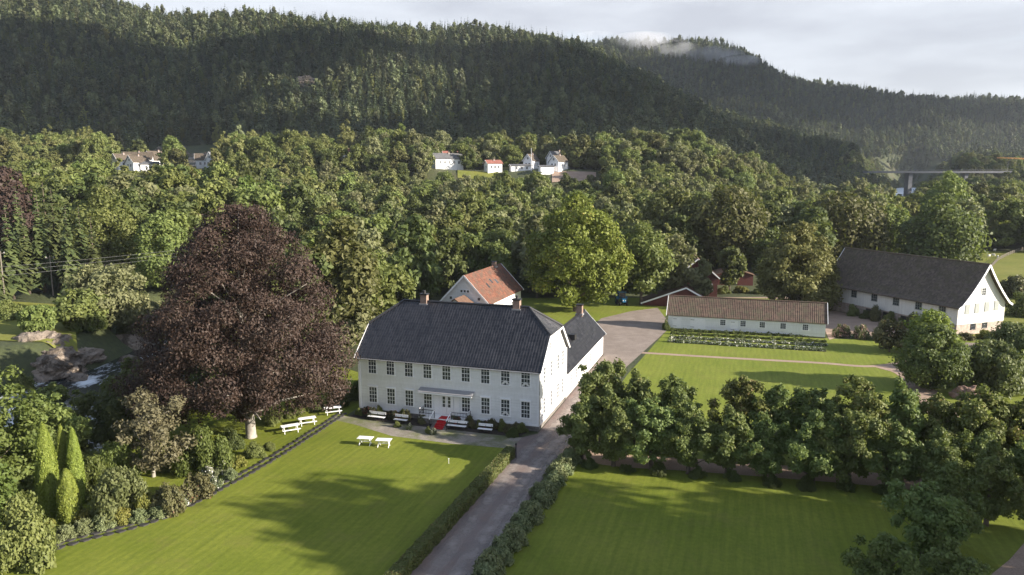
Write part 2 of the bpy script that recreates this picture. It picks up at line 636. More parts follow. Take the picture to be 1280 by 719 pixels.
M['wool'] = plain('sheep wool', (.68, .64, .56), .95, .1, 5)
M['tractor_blue'] = plain('blue tractor paint', (.02, .14, .30), .35, .1, 3)
M['rubber'] = plain('black rubber', (.014, .014, .014), .8, .2, 4)
M['far_red'] = plain('red roof far', (.26, .10, .075), .8, .2, 1)
m = NT('cleared slope')
co = m.coord()
m.col(m.ramp(m.noise(co, .12, 7, .7), [(.35, (.05, .065, .02)), (.5, (.10, .085, .055)), (.62, (.20, .18, .16))]))
m.bump(m.noise(co, .4, 6, .7), 1.0, 1.0)
M['scrub'] = m.m
M['clay'] = plain('bare earth', (.20, .13, .10), .95, .25, 1.2, bump=.5)

# ------------------------------------------------------------------ terrain
def smooth(t):
    t = np.clip(t, 0, 1)
    return t * t * (3 - 2 * t)


RIV_R = np.array([(-46, 20), (-45, 55), (-42, 75), (-43, 92), (-44, 112), (-44, 130), (-48, 150), (-52, 175), (-62, 200)], float)
RIV_L = np.array([(-92, 20), (-90, 60), (-86, 90), (-80, 108), (-71, 122), (-71, 135), (-80, 146), (-74, 165), (-72, 185), (-82, 205)], float)
PXS = np.array([-200, 0, 60, 120, 170, 240, 300, 350, 420, 470, 540, 600, 660, 720, 820, 880, 940, 1000, 1060, 1400], float)
H1PY = np.array([30, 6, 3, 8, 16, 22, 29, 36, 40, 38, 48, 52, 63, 70, 98, 132, 160, 184, 196, 202], float)
P2S = np.array([-200, 400, 560, 640, 720, 760, 800, 850, 900, 960, 1000, 1100, 1200, 1280, 1500], float)
H2PY = np.array([120, 110, 90, 75, 62, 52, 51, 59, 73, 93, 101, 118, 129, 138, 165], float)
Y1, Y2 = 900.0, 1500.0


def terrain_z(x, y):
    x, y = np.asarray(x, float), np.asarray(y, float)
    yy = np.maximum(y, 60)
    u = x / yy
    px = 640 + F_PX * u
    bl = np.interp(y, [165, 210, 260, 300, 335, 366, 400, 450], [0, 1.5, 5, 10, 16.0, 30, 32.5, 37])
    br = np.interp(y, [165, 250, 400, 600, 760, 900], [0, 1.5, 4, 3, 6, 12])
    s = smooth((u - .22) / .2)
    b = bl * (1 - s) + br * s
    h1 = CAM_H + (219 - (np.interp(px, PXS, H1PY) + 9)) * Y1 / F_PX
    h2 = CAM_H + (219 - (np.interp(px, P2S, H2PY) + 7)) * Y2 / F_PX
    t = np.clip((y - 450) / (Y1 - 450), 0, 1)
    rise = smooth(t) * .45 + t * .55
    h1e = np.maximum(h1, b)
    z = b + (h1e - b) * rise
    z = np.where(y > Y1, h1e - (h1e * .30) * smooth((y - Y1) / 260), z)
    base2 = h1e * .70
    t2 = np.clip((y - Y1 - 200) / (Y2 - Y1 - 200), 0, 1)
    z = np.where(y > Y1 + 200, base2 + (np.maximum(h2, base2) - base2) * (smooth(t2) * .5 + t2 * .5), z)
    z = np.where(y > Y2, np.maximum(h2, base2) - 160 * smooth((y - Y2) / 900), z)
    far = smooth((y - 200) / 250)
    z = z + far * (2.2 * np.sin(x * .031 + 1) * np.sin(y * .027) + 1.2 * np.sin(x * .083 + y * .05) + 7 * np.sin(x * .021 + 1.3 * np.sin(y * .008)) * smooth((y - 500) / 200) + np.minimum(y / 160, 9) * np.sin(x * .0127 + 2 + .4 * np.sin(y * .01)) * smooth((y - 480) / 200))
    # river bed on the left
    rr = np.interp(y, RIV_R[:, 1], RIV_R[:, 0])
    ll = np.interp(y, RIV_L[:, 1], RIV_L[:, 0])
    d = np.maximum(x - rr, ll - x)                       # >0 outside
    inside = smooth((5.5 - d) / 8.0) * smooth((215 - y) / 25)
    z = z * (1 - inside) + (-7.0) * inside
    # ground beyond the river lies a little lower near the bank and rises outward
    lb = smooth((ll - x - 2) / 60) * smooth((220 - y) / 60)
    z = z + lb * 3.0
    z = z + smooth((-60 - x) / 40) * smooth((y - 145) / 55) * smooth((340 - y) / 80) * 6.0
    # river seen far away under the bridge
    gx = np.hypot((x - .53 * y) / 50, (y - 910) / 280)
    z = np.where(gx < 1.3, z * smooth((gx - .9) / .4) + 6.6 * (1 - smooth((gx - .9) / .4)), z)
    return z


def axis(lo, a, b, hi, fine, grow):
    v = list(np.arange(a, b + fine / 2, fine))
    s, p = fine, b
    while p < hi:
        s = min(s * grow, 30)
        p += s
        v.append(p)
    s, p = fine, a
    w = []
    while p > lo:
        s = min(s * grow, 30)
        p -= s
        w.append(p)
    return np.array(w[::-1] + v)


gx_ = axis(-2400, -100, 120, 2400, 2.5, 1.10)
gy_ = axis(-300, 0, 260, 3000, 3.0, 1.04)
GX, GY = np.meshgrid(gx_, gy_)
GZ = terrain_z(GX, GY)
nx, ny = len(gx_), len(gy_)
idx = np.arange(nx * ny).reshape(ny, nx)
quads = np.stack([idx[:-1, :-1].ravel(), idx[:-1, 1:].ravel(), idx[1:, 1:].ravel(), idx[1:, :-1].ravel()], 1)
terrain = npmesh('terrain', np.stack([GX.ravel(), GY.ravel(), GZ.ravel()], 1), quads, M['terrain'], smooth=True)
tag(terrain, kind='structure')


def sheet(name, pts, z, mat, curve=0):
    """flat ground sheet cut to an outline"""
    bm = bmesh.new()
    vs = [bm.verts.new((p[0], p[1], z)) for p in pts]
    f = bm.faces.new(vs)
    if f.normal.z < 0:
        f.normal_flip()
    bmesh.ops.triangulate(bm, faces=[f])
    me = bpy.data.meshes.new(name)
    bm.to_mesh(me)
    bm.free()
    me.materials.append(mat)
    o = bpy.data.objects.new(name, me)
    link(o)
    tag(o, kind='structure')
    return o


def P(*pix):
    return [tuple(at(a, b)[:2]) for a, b in pix]


def spline(pts, n=8):
    """smooth open curve through points"""
    out = []
    p = [Vector((a, b)) for a, b in pts]
    p = [p[0] * 2 - p[1]] + p + [p[-1] * 2 - p[-2]]
    for i in range(1, len(p) - 2):
        for k in range(n):
            t = k / n
            a, b, c, d = p[i - 1], p[i], p[i + 1], p[i + 2]
            out.append(.5 * ((2 * b) + (c - a) * t + (2 * a - 5 * b + 4 * c - d) * t * t + (3 * b - a - 3 * c + d) * t ** 3))
    out.append(p[-2])
    return [(q.x, q.y) for q in out]


def ribbon(line, w):
    L, R = [], []
    for i, q in enumerate(line):
        a, b = Vector(line[max(i - 1, 0)]), Vector(line[min(i + 1, len(line) - 1)])
        t = (b - a).normalized()
        nn = Vector((-t.y, t.x))
        ww = w[i] if isinstance(w, (list, tuple)) else w
        L.append(tuple(Vector(q) + nn * ww / 2))
        R.append(tuple(Vector(q) - nn * ww / 2))
    return L + R[::-1]


# house frames worked out from the photograph
HX, HY, HYAW, HL, HD = -17.64, 83.42, -.311, 21.56, 12.0
SX, SY, SYAW, SL, SDEP = 28.08, 131.07, -.311, 26.25, 5.2
BX, BY, BYAW, BL, BW = 76.1, 124.46, -1.193, 30.5, 11.6


def fr(ox, oy, yaw, x, y):
    c, s = math.cos(yaw), math.sin(yaw)
    return (ox + x * c - y * s, oy + x * s + y * c)


def hf(x, y): return fr(HX, HY, HYAW, x, y)


edge_line = spline(P((-60, 727), (0, 708), (100, 676), (200, 648), (300, 597), (360, 562), (430, 517)), 8)
hedge_a, hedge_b = (-9.5, 42.0), tuple(at(641, 566)[:2])
house_fr = hf(HL, 0)
lawn_left = edge_line + [hf(1.0, -3.2), hf(7, -6.0), hf(14, -6.2), hf(20.4, -5.6)] + [hedge_b, (-9.2, 43), (-20, 20), (-48, 20)]
sheet('lawn', lawn_left, .012, M['lawn'])
sheet('garden_ground', [(-120, 5)] [:0] + [(-44, 20)] + [(-41, 48)] + [(a - .2, b) for a, b in [(-40, 55), (-38, 70), (-38.2, 82), (-37, 95), (-30, 110)]] + [hf(-2, 12), hf(-1, -2)] + edge_line[::-1], .006, M['lawn'])
sheet('lawn_right', [(-2, 30), tuple(at(612, 719)[:2]), tuple(at(712, 570)[:2])] + P((800, 590), (1000, 622), (1130, 640), (1240, 700)) + [(34, 30)], .012, M['lawn'])
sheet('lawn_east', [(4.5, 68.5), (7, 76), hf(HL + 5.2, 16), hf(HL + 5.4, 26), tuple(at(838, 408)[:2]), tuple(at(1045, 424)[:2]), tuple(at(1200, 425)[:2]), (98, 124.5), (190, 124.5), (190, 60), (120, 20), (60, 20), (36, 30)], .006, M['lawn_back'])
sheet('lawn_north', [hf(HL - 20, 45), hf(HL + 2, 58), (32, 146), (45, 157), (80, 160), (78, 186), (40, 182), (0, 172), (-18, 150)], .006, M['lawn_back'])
# drive, yard, paths
hl = [hedge_b, (-.2, 71.5), hf(HL - 1.2, -2.2), hf(HL + .05, -.6), hf(HL + .05, 36.4)]
yard_top = [hf(HL - 8, 38), hf(HL - 9, 45), hf(HL - 2, 47)]
dr = [(-9.0, 42), (-12.2, 33), (-7, 31), (-3.6, 42), tuple(at(598, 719)[:2]), tuple(at(668, 615)[:2]), tuple(at(700, 565)[:2]), (6.6, 77), hf(HL + 4.6, 14), hf(HL + 5.0, 23)]
sheet('driveway', dr + [hf(HL + .05, 23), hf(HL + .05, -.6), hf(HL - 1.2, -2.2), (-.2, 71.5), hedge_b], .022, M['drive'])
yd = [hf(HL + .05, 21), hf(HL + 5.0, 21)] + P((783, 459), (834, 413)) + [fr(SX, SY, SYAW, -.7, 0.6), fr(SX, SY, SYAW, -.7, 7)] + P((822, 385), (790, 389), (752, 398)) + [hf(HL - 7, 40), hf(HL - 7, 36.6), hf(HL + .05, 36.6)]
sheet('yard', yd, .028, M['yard'])
m = NT('worn wheel tracks')
co = m.coord()
tr_at = m.n('ShaderNodeAttribute', attribute_name='tint')
m.col(m.ramp(m.noise(co, 3, 5, .7), [(.3, (.25, .21, .19)), (.7, (.37, .32, .29))]))
m.b.inputs['Roughness'].default_value = .92
tb_ = m.n('ShaderNodeBsdfTransparent')
mx_ = m.n('ShaderNodeMixShader')
fac_ = m.math('MULTIPLY', tr_at.outputs['Fac'], m.math('MULTIPLY_ADD', m.noise(co, .6, 5, .7), 2.3, -.35))
m.l(fac_, mx_.inputs[0])
m.l(tb_.outputs[0], mx_.inputs[1])
m.l(m.b.outputs[0], mx_.inputs[2])
m.l(mx_.outputs[0], m.out.inputs['Surface'])
M['worn'] = m.m
for k, (o, w) in enumerate(((-.95, 1.0), (.85, 1.1), (1.75, .6))):
    base_l = [Vector((-7.7, 40)), Vector(at(555, 719)[:2]), Vector(at(615, 640)[:2]), Vector(at(668, 570)[:2]), Vector(hf(HL + 2.3, 4)), Vector(hf(HL + 2.5, 22))]
    ln = spline([(p.x + o, p.y - o * .3) for p in base_l], 6)
    V, T = [], []
    for i, q in enumerate(ln):
        t = (Vector(ln[min(i + 1, len(ln) - 1)]) - Vector(ln[max(i - 1, 0)])).normalized()
        for j in range(5):
            V.append((q[0] - t.y * w * (j - 2) / 2, q[1] + t.x * w * (j - 2) / 2, .032 + .004 * k))
            T.append((0, .55, .9, .55, 0)[j])
    Q = [(i * 5 + j, i * 5 + j + 1, i * 5 + j + 6, i * 5 + j + 5) for i in range(len(ln) - 1) for j in range(4)]
    tag(npmesh('wheel_track', V, Q, M['worn'], None, T), kind='structure')
sheet('forecourt', [hf(-1.5, -1.7), hf(5, -2.3), hf(20, -2.3), hf(HL - .6, -2.0), (.1, 72.2), hf(20.3, -5.6), hf(14, -6.2), hf(7, -6.0), hf(1.5, -4.0), hf(-2.5, -3.0)], .018, M['forecourt'])
sheet('bed_soil', [hf(-.5, -.05), hf(-.5, -1.7), hf(5, -2.25), hf(20, -2.25), hf(HL - .9, -.05)], .030, M['soil'])
sheet('garden_path', ribbon(spline(P((786, 440), (900, 447), (1020, 453.5), (1090, 458), (1140, 450), (1175, 437), (1240, 432)), 8), [1.1] * 40 + [2.0] * 9), .016, M['path'])
sheet('garden_path', ribbon(spline(P((1105, 458), (1135, 468), (1160, 495), (1180, 520)), 6), 3.2), .020, M['path'])
sheet('alley_path', ribbon(spline([(3.2, 72.8)] + [tuple(at(a, b)[:2]) for a, b in ((760, 574), (860, 581), (980, 590), (1120, 602), (1280, 622))] + [(60, 56)], 6), 3.2), .024, M['path'])
sheet('corner_path', [tuple(at(a, b)[:2]) for a, b in ((1225, 730), (1262, 700), (1290, 668), (1330, 690), (1310, 740))], .03, M['path'])
sheet('barn_yard', [fr(SX, SY, SYAW, SL + .6, -1), fr(SX, SY, SYAW, SL + .6, 8), tuple(at(990, 374)[:2]), tuple(at(900, 372)[:2]), tuple(at(905, 368)[:2]), tuple(at(1010, 366)[:2]), fr(BX, BY, BYAW, -30, -.4), fr(BX, BY, BYAW, -1, -.4), fr(BX, BY, BYAW, 1.5, -1)] + P((1130, 424), (1060, 417)), .026, M['path'])
sheet('barn_lane', ribbon(spline(P((1140, 428), (1200, 430), (1250, 432), (1300, 433)), 6), 2.4), .030, M['yard'])
for nm, o in (('river', [tuple(p) for p in RIV_R + np.array([6, 0])] + [tuple(p) for p in (RIV_L - np.array([6, 0]))[::-1]]),):
    sheet(nm, o, -5.2, M['water'])
sheet('far_river', [(.500 * 690, 690), (.565 * 690, 690), (.562 * 1150, 1150), (.505 * 1150, 1150)], 8.0, M['rapids'])

# ------------------------------------------------------------------ trees: building blocks
def profile(shape, t):
    if shape == 'round':
        return np.sqrt(np.clip(1 - (2 * t - 1) ** 2, 0, 1))
    if shape == 'dome':
        return np.clip((1 - t ** 2.4), 0, 1) ** .52 * np.clip(.80 + t * 1.2, 0, 1)
    if shape == 'ovoid':
        return np.clip(np.sin(np.pi * np.clip(t, 0, 1) ** .75), 0, 1) ** .7
    if shape == 'column':
        return np.clip(1 - (2 * t - 1) ** 4, 0, 1) ** .6
    if shape == 'flame':
        return np.clip((1 - t) ** .65, 0, 1) * np.clip(.55 + t * 3, 0, 1)
    if shape == 'bullet':
        return np.clip(1 - t ** 3.2, 0, 1) ** .75 * np.clip(.78 + t * 2, 0, 1)
    if shape == 'cone':
        return np.clip(1 - t, 0, 1)
    if shape == 'mound':
        return np.sqrt(np.clip(1 - t ** 2, 0, 1))
    return np.ones_like(t)


def crown_arrays(seed, R, H, shape='round', nl=60, lr=(.22, .36), leaf=.3, n=4000, asp=1.7, droop=0.0, irr=.12, z0=0.0, up=.35, inner=.25, spread=(.55, 1.15), cut=None):
    """many small leaf faces spread through lobes of an uneven crown; origin at the crown's foot"""
    rng = np.random.default_rng(seed)
    t = rng.random(nl * 4)
    w = profile(shape, t) + .08
    t = t[rng.random(nl * 4) < w / w.max()][:nl]
    k = len(t)
    ang = rng.random(k) * 2 * np.pi
    rad = R * profile(shape, t)
    # uneven outline: slow angular waves
    ph = rng.random(6) * 6.28
    wob = 1 + irr * (np.sin(2 * ang + ph[0] + 3 * t) + .7 * np.sin(3 * ang + ph[1] - 4 * t) + .5 * np.sin(5 * ang + ph[2] + 7 * t))
    lrad = R * rng.uniform(lr[0], lr[1], k) * (.55 + .45 * profile(shape, t))
    rf = np.where(rng.random(k) < inner, rng.uniform(.1, .6, k), rng.uniform(.78, 1.0, k))
    rr = np.maximum(rad * wob * rf - lrad * .75, 0)
    C = np.stack([rr * np.cos(ang), rr * np.sin(ang), np.clip(t * H, lrad * .5, H - lrad * .6)], 1)
    ax = np.stack([lrad, lrad, lrad * rng.uniform(.7, 1.0, k)], 1)
    area = lrad ** 2
    m = int(n * 2.0)
    li = rng.choice(k, m, p=area / area.sum())
    d = rng.normal(size=(m, 3))
    d /= np.linalg.norm(d, axis=1)[:, None]
    sh = (rng.uniform(spread[0], spread[1], m) + (rng.random(m) < .22) * rng.random(m) * .45)[:, None]
    p = C[li] + d * ax[li] * sh
    keep = np.ones(m, bool)
    for j in range(k):
        q = np.linalg.norm((p - C[j]) / ax[j], axis=1)
        keep &= (q > .62) | (li == j)
    keep &= (p[:, 2] > 0.0) & (p[:, 2] < H * 1.05)
    if cut:
        keep &= p[:, 2] + z0 > cut(p[:, 0], p[:, 1])
    p, d, li = p[keep][:n], d[keep][:n], li[keep][:n]
    m = len(p)
    outw = p / np.array([R, R, H]) * np.array([1, 1, 1.2])
    outw[:, 2] -= .45
    nr = d * .55 + outw * .5 + rng.normal(size=(m, 3)) * .62
    nr[:, 2] += up
    nr /= np.linalg.norm(nr, axis=1)[:, None]
    a = rng.normal(size=(m, 3))
    a[:, 2] -= droop * 2.2
    a -= nr * (a * nr).sum(1)[:, None]
    a /= np.linalg.norm(a, axis=1)[:, None] + 1e-9
    b = np.cross(nr, a)
    s = leaf * rng.uniform(.6, 1.3, m)[:, None]
    bend = nr * s * -.12
    V = np.stack([p + a * s * asp * .5 + bend, p + b * s * .5, p - a * s * asp * .5 + bend, p - b * s * .5], 1).reshape(-1, 3)
    ltint = rng.random(k)
    tint = np.clip(.55 * rng.random(m) + .45 * ltint[li], 0, 1)
    V[:, 2] += z0
    return V, np.repeat(tint, 4), C


def crown(name, seed, mat, parent=None, **k):
    V, tint, C = crown_arrays(seed, **k)
    o = npmesh(name, V, np.arange(len(V)).reshape(-1, 4), mat, parent, tint)
    return o, C


def trunk(name, seed, C, z0, H, r, mat, parent, nlimb=9, lean=.04, flare=1.5):
    rng = random.Random(seed)
    mb = MB()
    top = z0 + H * .62
    lx, ly = rng.uniform(-lean, lean) * H, rng.uniform(-lean, lean) * H
    pts = [(0, 0, -.25), (0, 0, .25), (lx * .15, ly * .15, top * .25), (lx * .5, ly * .5, top * .6), (lx, ly, top)]
    mb.tube(pts, [r * flare, r * 1.12, r * .9, r * .62, r * .22], 10)
    ids = list(range(len(C)))
    rng.shuffle(ids)
    for i in ids[:nlimb]:
        c = Vector(C[i]) + Vector((0, 0, z0))
        h0 = max(z0 * .8, min(top * .85, c.z - (Vector((c.x, c.y)).length) * .7))
        h0 = max(h0, top * .15)
        f = h0 / top
        s = Vector((lx * f, ly * f, h0))
        mid = s.lerp(c, .5) + Vector((rng.uniform(-.1, .1), rng.uniform(-.1, .1), .06)) * (c - s).length
        rb = r * (1 - f) * .45 + r * .12
        mb.tube([s, mid, c], [rb, rb * .6, rb * .15], 6)
    return mb.build(name, mat, parent, smooth=True)


def make_tree(name, loc, label, cat, seed, R, H, mat, barkm='bark', z0=1.5, tr=.3, group=None, rz=0.0, nlimb=9, **k):
    e = empty(name, loc, rz)
    tag(e, label, cat, group)
    c, C = crown('crown', seed, M[mat], e, R=R, H=H, z0=z0, **k)
    if tr > 0:
        trunk('trunk', seed + 7, C, z0, H, tr, M[barkm], e, nlimb)
    return e


def spruce_arrays(seed, H, R, tiers, per, leaf, gap=.12):
    rng = np.random.default_rng(seed)
    P_, T_ = [], []
    for i in range(tiers):
        f = (i + rng.uniform(-.2, .2)) / tiers
        z = H * (gap + (1 - gap) * f)
        r = R * (1 - f) ** .85 * rng.uniform(.8, 1.1) + .12
        for j in range(max(4, int(per * (1 - f) + 3))):
            a = rng.random() * 6.283
            rl = r * rng.uniform(.65, 1.12)
            dx, dy = math.cos(a), math.sin(a)
            w = leaf * (.5 + .7 * (1 - f)) * rng.uniform(.7, 1.2)
            drop = rl * rng.uniform(.25, .5)
            A = np.array([0, 0, z + .12 * rl])
            tip = np.array([dx * rl, dy * rl, z - drop])
            mid = (A * .45 + tip * .55) + np.array([0, 0, .1 * rl])
            sd = np.array([-dy, dx, rng.uniform(-.35, .35)]) * w
            P_ += [A, mid + sd, tip, mid - sd]
            tt = rng.random()
            T_ += [tt] * 4
    return np.array(P_), np.array(T_)


def make_spruce(name, loc, label, seed, H, R, tiers=26, per=13, leaf=.9, mat='spruce_leaf', group=None, cat='spruce tree'):
    e = empty(name, loc)
    tag(e, label, cat, group)
    V, T = spruce_arrays(seed, H, R, tiers, per, leaf)
    npmesh('crown', V, np.arange(len(V)).reshape(-1, 4), M[mat], e, T)
    mb = MB()
    mb.tube([(0, 0, -.3), (0, 0, H * .4), (0, 0, H * .97)], [H * .016, H * .011, .03], 8)
    mb.build('trunk', M['bark'], e, True)
    return e


# ------------------------------------------------------------------ buildings: building blocks
def wall_frame(axis_):
    """local axes of a wall: x along it, y outward, z up (front faces -Y)"""
    return {'front': Matrix(((1, 0, 0), (0, -1, 0), (0, 0, 1))),
            'back': Matrix(((-1, 0, 0), (0, 1, 0), (0, 0, 1))),
            'right': Matrix(((0, 1, 0), (1, 0, 0), (0, 0, 1))),
            'left': Matrix(((0, -1, 0), (-1, 0, 0), (0, 0, 1)))}[axis_]


def window(parent, O, side, w, h, cols=3, rows=4, casing=.11, bar=.032, mid=True, mat='trim', name='window', curtain=False, glass='glass', cornice=True):
    """O: centre of the glass on the wall plane"""
    A = wall_frame(side)
    O = Vector(O)
    mb = MB()
    d0, d1 = 0.002, .075
    for s in (-1, 1):
        mb.box((s * (w / 2 + casing / 2) - casing / 2, d0, -h / 2), (s * (w / 2 + casing / 2) + casing / 2, d1, h / 2), A, O)
    mb.box((-w / 2 - casing, d0, h / 2), (w / 2 + casing, d1, h / 2 + casing), A, O)
    if cornice:
        mb.box((-w / 2 - casing - .05, d0, h / 2 + casing), (w / 2 + casing + .05, d1 + .06, h / 2 + casing + .05), A, O)
    for i in range(1, cols):
        x = -w / 2 + w * i / cols
        mb.box((x - bar / 2, d0 + .012, -h / 2), (x + bar / 2, .055, h / 2), A, O)
    for j in range(1, rows):
        z = -h / 2 + h * j / rows
        b = bar * (1.7 if (mid and j * 2 == rows) else 1)
        mb.box((-w / 2, d0 + .012, z - b / 2), (w / 2, .050, z + b / 2), A, O)
    f = mb.build(name, M[mat], parent)
    g = MB()
    g.box((-w / 2, .004, -h / 2), (w / 2, .016, h / 2), A, O)
    g.build('pane', M[glass], f)
    sl = MB()
    sl.box((-w / 2 - casing - .04, d0, -h / 2 - .09), (w / 2 + casing + .04, .12, -h / 2), A, O)
    sl.build('sill', M[mat], f)
    if curtain:
        c = MB()
        for s in (-1, 1):
            xs = np.linspace(0, w / 2 - .03, 9)
            for i in range(8):
                za = -h / 2 + .12 + .42 * (1 - (xs[i] / (w / 2)) ** 1.5)
                zb = -h / 2 + .12 + .42 * (1 - (xs[i + 1] / (w / 2)) ** 1.5)
                q = [(s * xs[i], .018, za - .30), (s * xs[i + 1], .018, zb - .30), (s * xs[i + 1], .018, zb - .02), (s * xs[i], .018, za - .02)]
                c.face([O + A @ Vector(p) for p in q])
        c.build('curtain', M['curtain'], f)
    return f


def chimney(parent, x, y, z0, z1, w=.8, d=.8, mat='brick', pots=True):
    mb = MB()
    mb.box((x - w / 2, y - d / 2, z0), (x + w / 2, y + d / 2, z1 - .25))
    c = mb.build('chimney', M[mat], parent)
    cp = MB()
    cp.box((x - w / 2 - .1, y - d / 2 - .1, z1 - .25), (x + w / 2 + .1, y + d / 2 + .1, z1 - .10))
    cp.build('cap', M['dark_metal'], c)
    if pots:
        fl = MB()
        fl.tube([(x, y, z1 - .1), (x, y, z1 + .28)], [.2, .17], 10)
        fl.build('chimney_pot', M['dark_metal'], c)
    fs = MB()
    fs.box((x - w / 2 - .12, y - d / 2 - .12, z0 + .35), (x + w / 2 + .12, y + d / 2 + .12, z0 + .62))
    fs.build('flashing', M['zinc'], c)
    return c


def gable_walls(W, L, z0, ze, zr, along='y'):
    """walls of a gabled body; ridge runs along y, gables at y=0 and y=L, x from 0 to W"""
    mb = MB()
    mb.face([(0, 0, z0), (W, 0, z0), (W, 0, ze), (W / 2, 0, zr), (0, 0, ze)])
    mb.face([(W, L, z0), (0, L, z0), (0, L, ze), (W / 2, L, zr), (W, L, ze)])
    mb.face([(W, 0, z0), (W, L, z0), (W, L, ze), (W, 0, ze)])
    mb.face([(0, L, z0), (0, 0, z0), (0, 0, ze), (0, L, ze)])
    return mb


def gable_roof(W, L, ze, zr, ov=.45, oe=.4, t=.16):
    """two slabs over gable_walls"""
    mb = MB()
    s = (zr - ze) / (W / 2)
    up = .06
    for k in (0, 1):
        xe = -oe if k == 0 else W + oe
        q = [(xe, -ov, ze - s * oe + up + t), (xe, L + ov, ze - s * oe + up + t), (W / 2, L + ov, zr + up + t), (W / 2, -ov, zr + up + t)]
        mb.slab(q, t)
    return mb


def barge(W, y, ze, zr, oe, h=.24, t=.06, drop=0.0):
    mb = MB()
    s = (zr - ze) / (W / 2)
    for k in (0, 1):
        xe = -oe if k == 0 else W + oe
        mb.bar((xe, y, ze - s * oe + .1), (W / 2, y, zr + .1), t, h)
    return mb


def small_house(name, loc, yaw, W, L, ze, zr, wallm, roofm, label, nwin=3, gwin=2, chim=True, cat='house', trims=True, base=None, ov=.5):
    e = empty(name, loc, yaw)
    tag(e, label, cat)
    gable_walls(W, L, -1.5, ze, zr).build('wall', M[wallm], e)
    r = gable_roof(W, L, ze, zr, ov=ov).build('roof', M[roofm], e)
    if chim:
        chimney(r, W / 2 + .3, L * .55, zr - .5, zr + 1.0, .7, .7)
    if trims:
        mb = barge(W, -ov - .04, ze, zr, .42)
        mb.build('barge_board', M['trim'], e)
    for i in range(gwin):
        window(e, (W * (i + 1) / (gwin + 1), 0, ze * .55), 'front', 1.0, 1.2, 2, 2, cornice=False)
    if zr - ze > 2.4:
        window(e, (W / 2, 0, ze + (zr - ze) * .35), 'front', .9, 1.0, 2, 2, cornice=False)
    for i in range(nwin):
        window(e, (W, L * (i + 1) / (nwin + 1), ze * .55), 'right', 1.0, 1.2, 2, 2, cornice=False)
        window(e, (0, L * (i + 1) / (nwin + 1), ze * .55), 'left', 1.0, 1.2, 2, 2, cornice=False)
    return e


# ------------------------------------------------------------------ the main house
house = empty('manor_house', (HX, HY, 0), HYAW)
tag(house, 'large two storey white timber manor with black tiled half hipped roof', 'house')
ZE, ZR, ZH, INS, YH = 6.95, 12.35, 9.8, 2.95, 3.25        # eave, ridge, hip eave, ridge inset, hip corner
mb = MB()
zb = .62
g = [(0, zb), (HD, zb), (HD, ZE), (HD - YH - .25, ZH), (YH + .25, ZH), (0, ZE)]
mb.face([(0, 0, zb), (HL, 0, zb), (HL, 0, ZE), (0, 0, ZE)])
mb.face([(HL, HD, zb), (0, HD, zb), (0, HD, ZE), (HL, HD, ZE)])
mb.face([(HL, a, b) for a, b in g])
mb.face([(0, a, b) for a, b in g][::-1])
mb.build('wall', M['white_wood'], house)
mb = MB()
mb.box((.06, .06, -.4), (HL - .06, HD - .06, zb))
mb.build('foundation', M['found'], house)
mb = MB()                                                # corner boards, eave board, belt at the foot
for x, y in ((0, 0), (HL, 0), (HL, HD)):
    mb.box((x - .12, y - .12, zb + .1), (x + .12, y + .12, ZE - .25))
mb.box((-.1, -.05, zb - .04), (HL + .1, -.003, zb + .18))
mb.box((HL + .003, -.1, zb - .04), (HL + .05, HD, zb + .18))
mb.box((-.2, -.30, ZE - .42), (HL + .2, -.004, ZE - .2))
mb.build('trim_board', M['trim'], house)
o_ = .42
sl = (ZR - ZE) / (HD / 2)
zeo = ZE - sl * o_ + .16


def hz(y):            # roof height at depth y on the front slope
    return ZE + sl * y + .16


yh = YH
roofm = MB()
xo = .35
Fp = [(-xo, -o_, zeo), (HL + xo, -o_, zeo), (HL + xo, yh, hz(yh)), (HL - INS, HD / 2, hz(HD / 2)), (INS, HD / 2, hz(HD / 2)), (-xo, yh, hz(yh))]
roofm.slab(Fp, .16)
roofm.slab([(p[0], HD - p[1], p[2]) for p in Fp], .16)
for x0, x1 in ((HL + xo, HL - INS), (-xo, INS)):
    roofm.slab([(x0 + (.08 if x0 > 0 else -.08), yh - .12, hz(yh) - .06), (x0 + (.08 if x0 > 0 else -.08), HD - yh + .12, hz(yh) - .06), (x1, HD / 2, hz(HD / 2) + .012)], .14)
roof = roofm.build('roof', M['black_tile'], house)
mb = MB()                                                # ridge and hip tiles
def ridge_caps(mb, a, b, step=.36, r=.12):
    a, b = Vector(a), Vector(b)
    n = int((b - a).length / step)
    for i in range(n):
        p, q = a.lerp(b, i / n), a.lerp(b, (i + 1.08) / n)
        mb.tube([p, q], [r * 1.15, r * .95], 8)
rz_ = hz(HD / 2) + .02
ridge_caps(mb, (INS, HD / 2, rz_), (HL - INS, HD / 2, rz_))
for x0, x1 in ((HL + xo, HL - INS), (-xo, INS)):
    for yy in (yh, HD - yh):
        ridge_caps(mb, (x0, yy, hz(yh) + .02), (x1, HD / 2, rz_))
mb.build('ridge_cap', M['black_tile'], roof)
for x in (-xo - .05, HL + xo + .05):                      # white verge boards of the half hips
    mb = MB()
    mb.bar((x, -o_ - .05, zeo - .12), (x, yh, hz(yh) - .14), .06, .26)
    mb.bar((x, HD + o_ + .05, zeo - .12), (x, HD - yh, hz(yh) - .14), .06, .26)
    mb.bar((x, yh, hz(yh) - .24), (x, HD - yh, hz(yh) - .24), .06, .2)
    mb.build('verge_board', M['trim'], house)
mb = MB()                                                # gutter and downpipe
mb.tube([(-.3, -o_ - .06, zeo - .12), (HL + .3, -o_ - .06, zeo - .14)], [.06, .06], 8)
mb.tube([(HL + .1, -.16, zeo - .2), (HL + .1, -.16, .4)], [.045, .045], 8)
mb.build('gutter', M['zinc'], house)
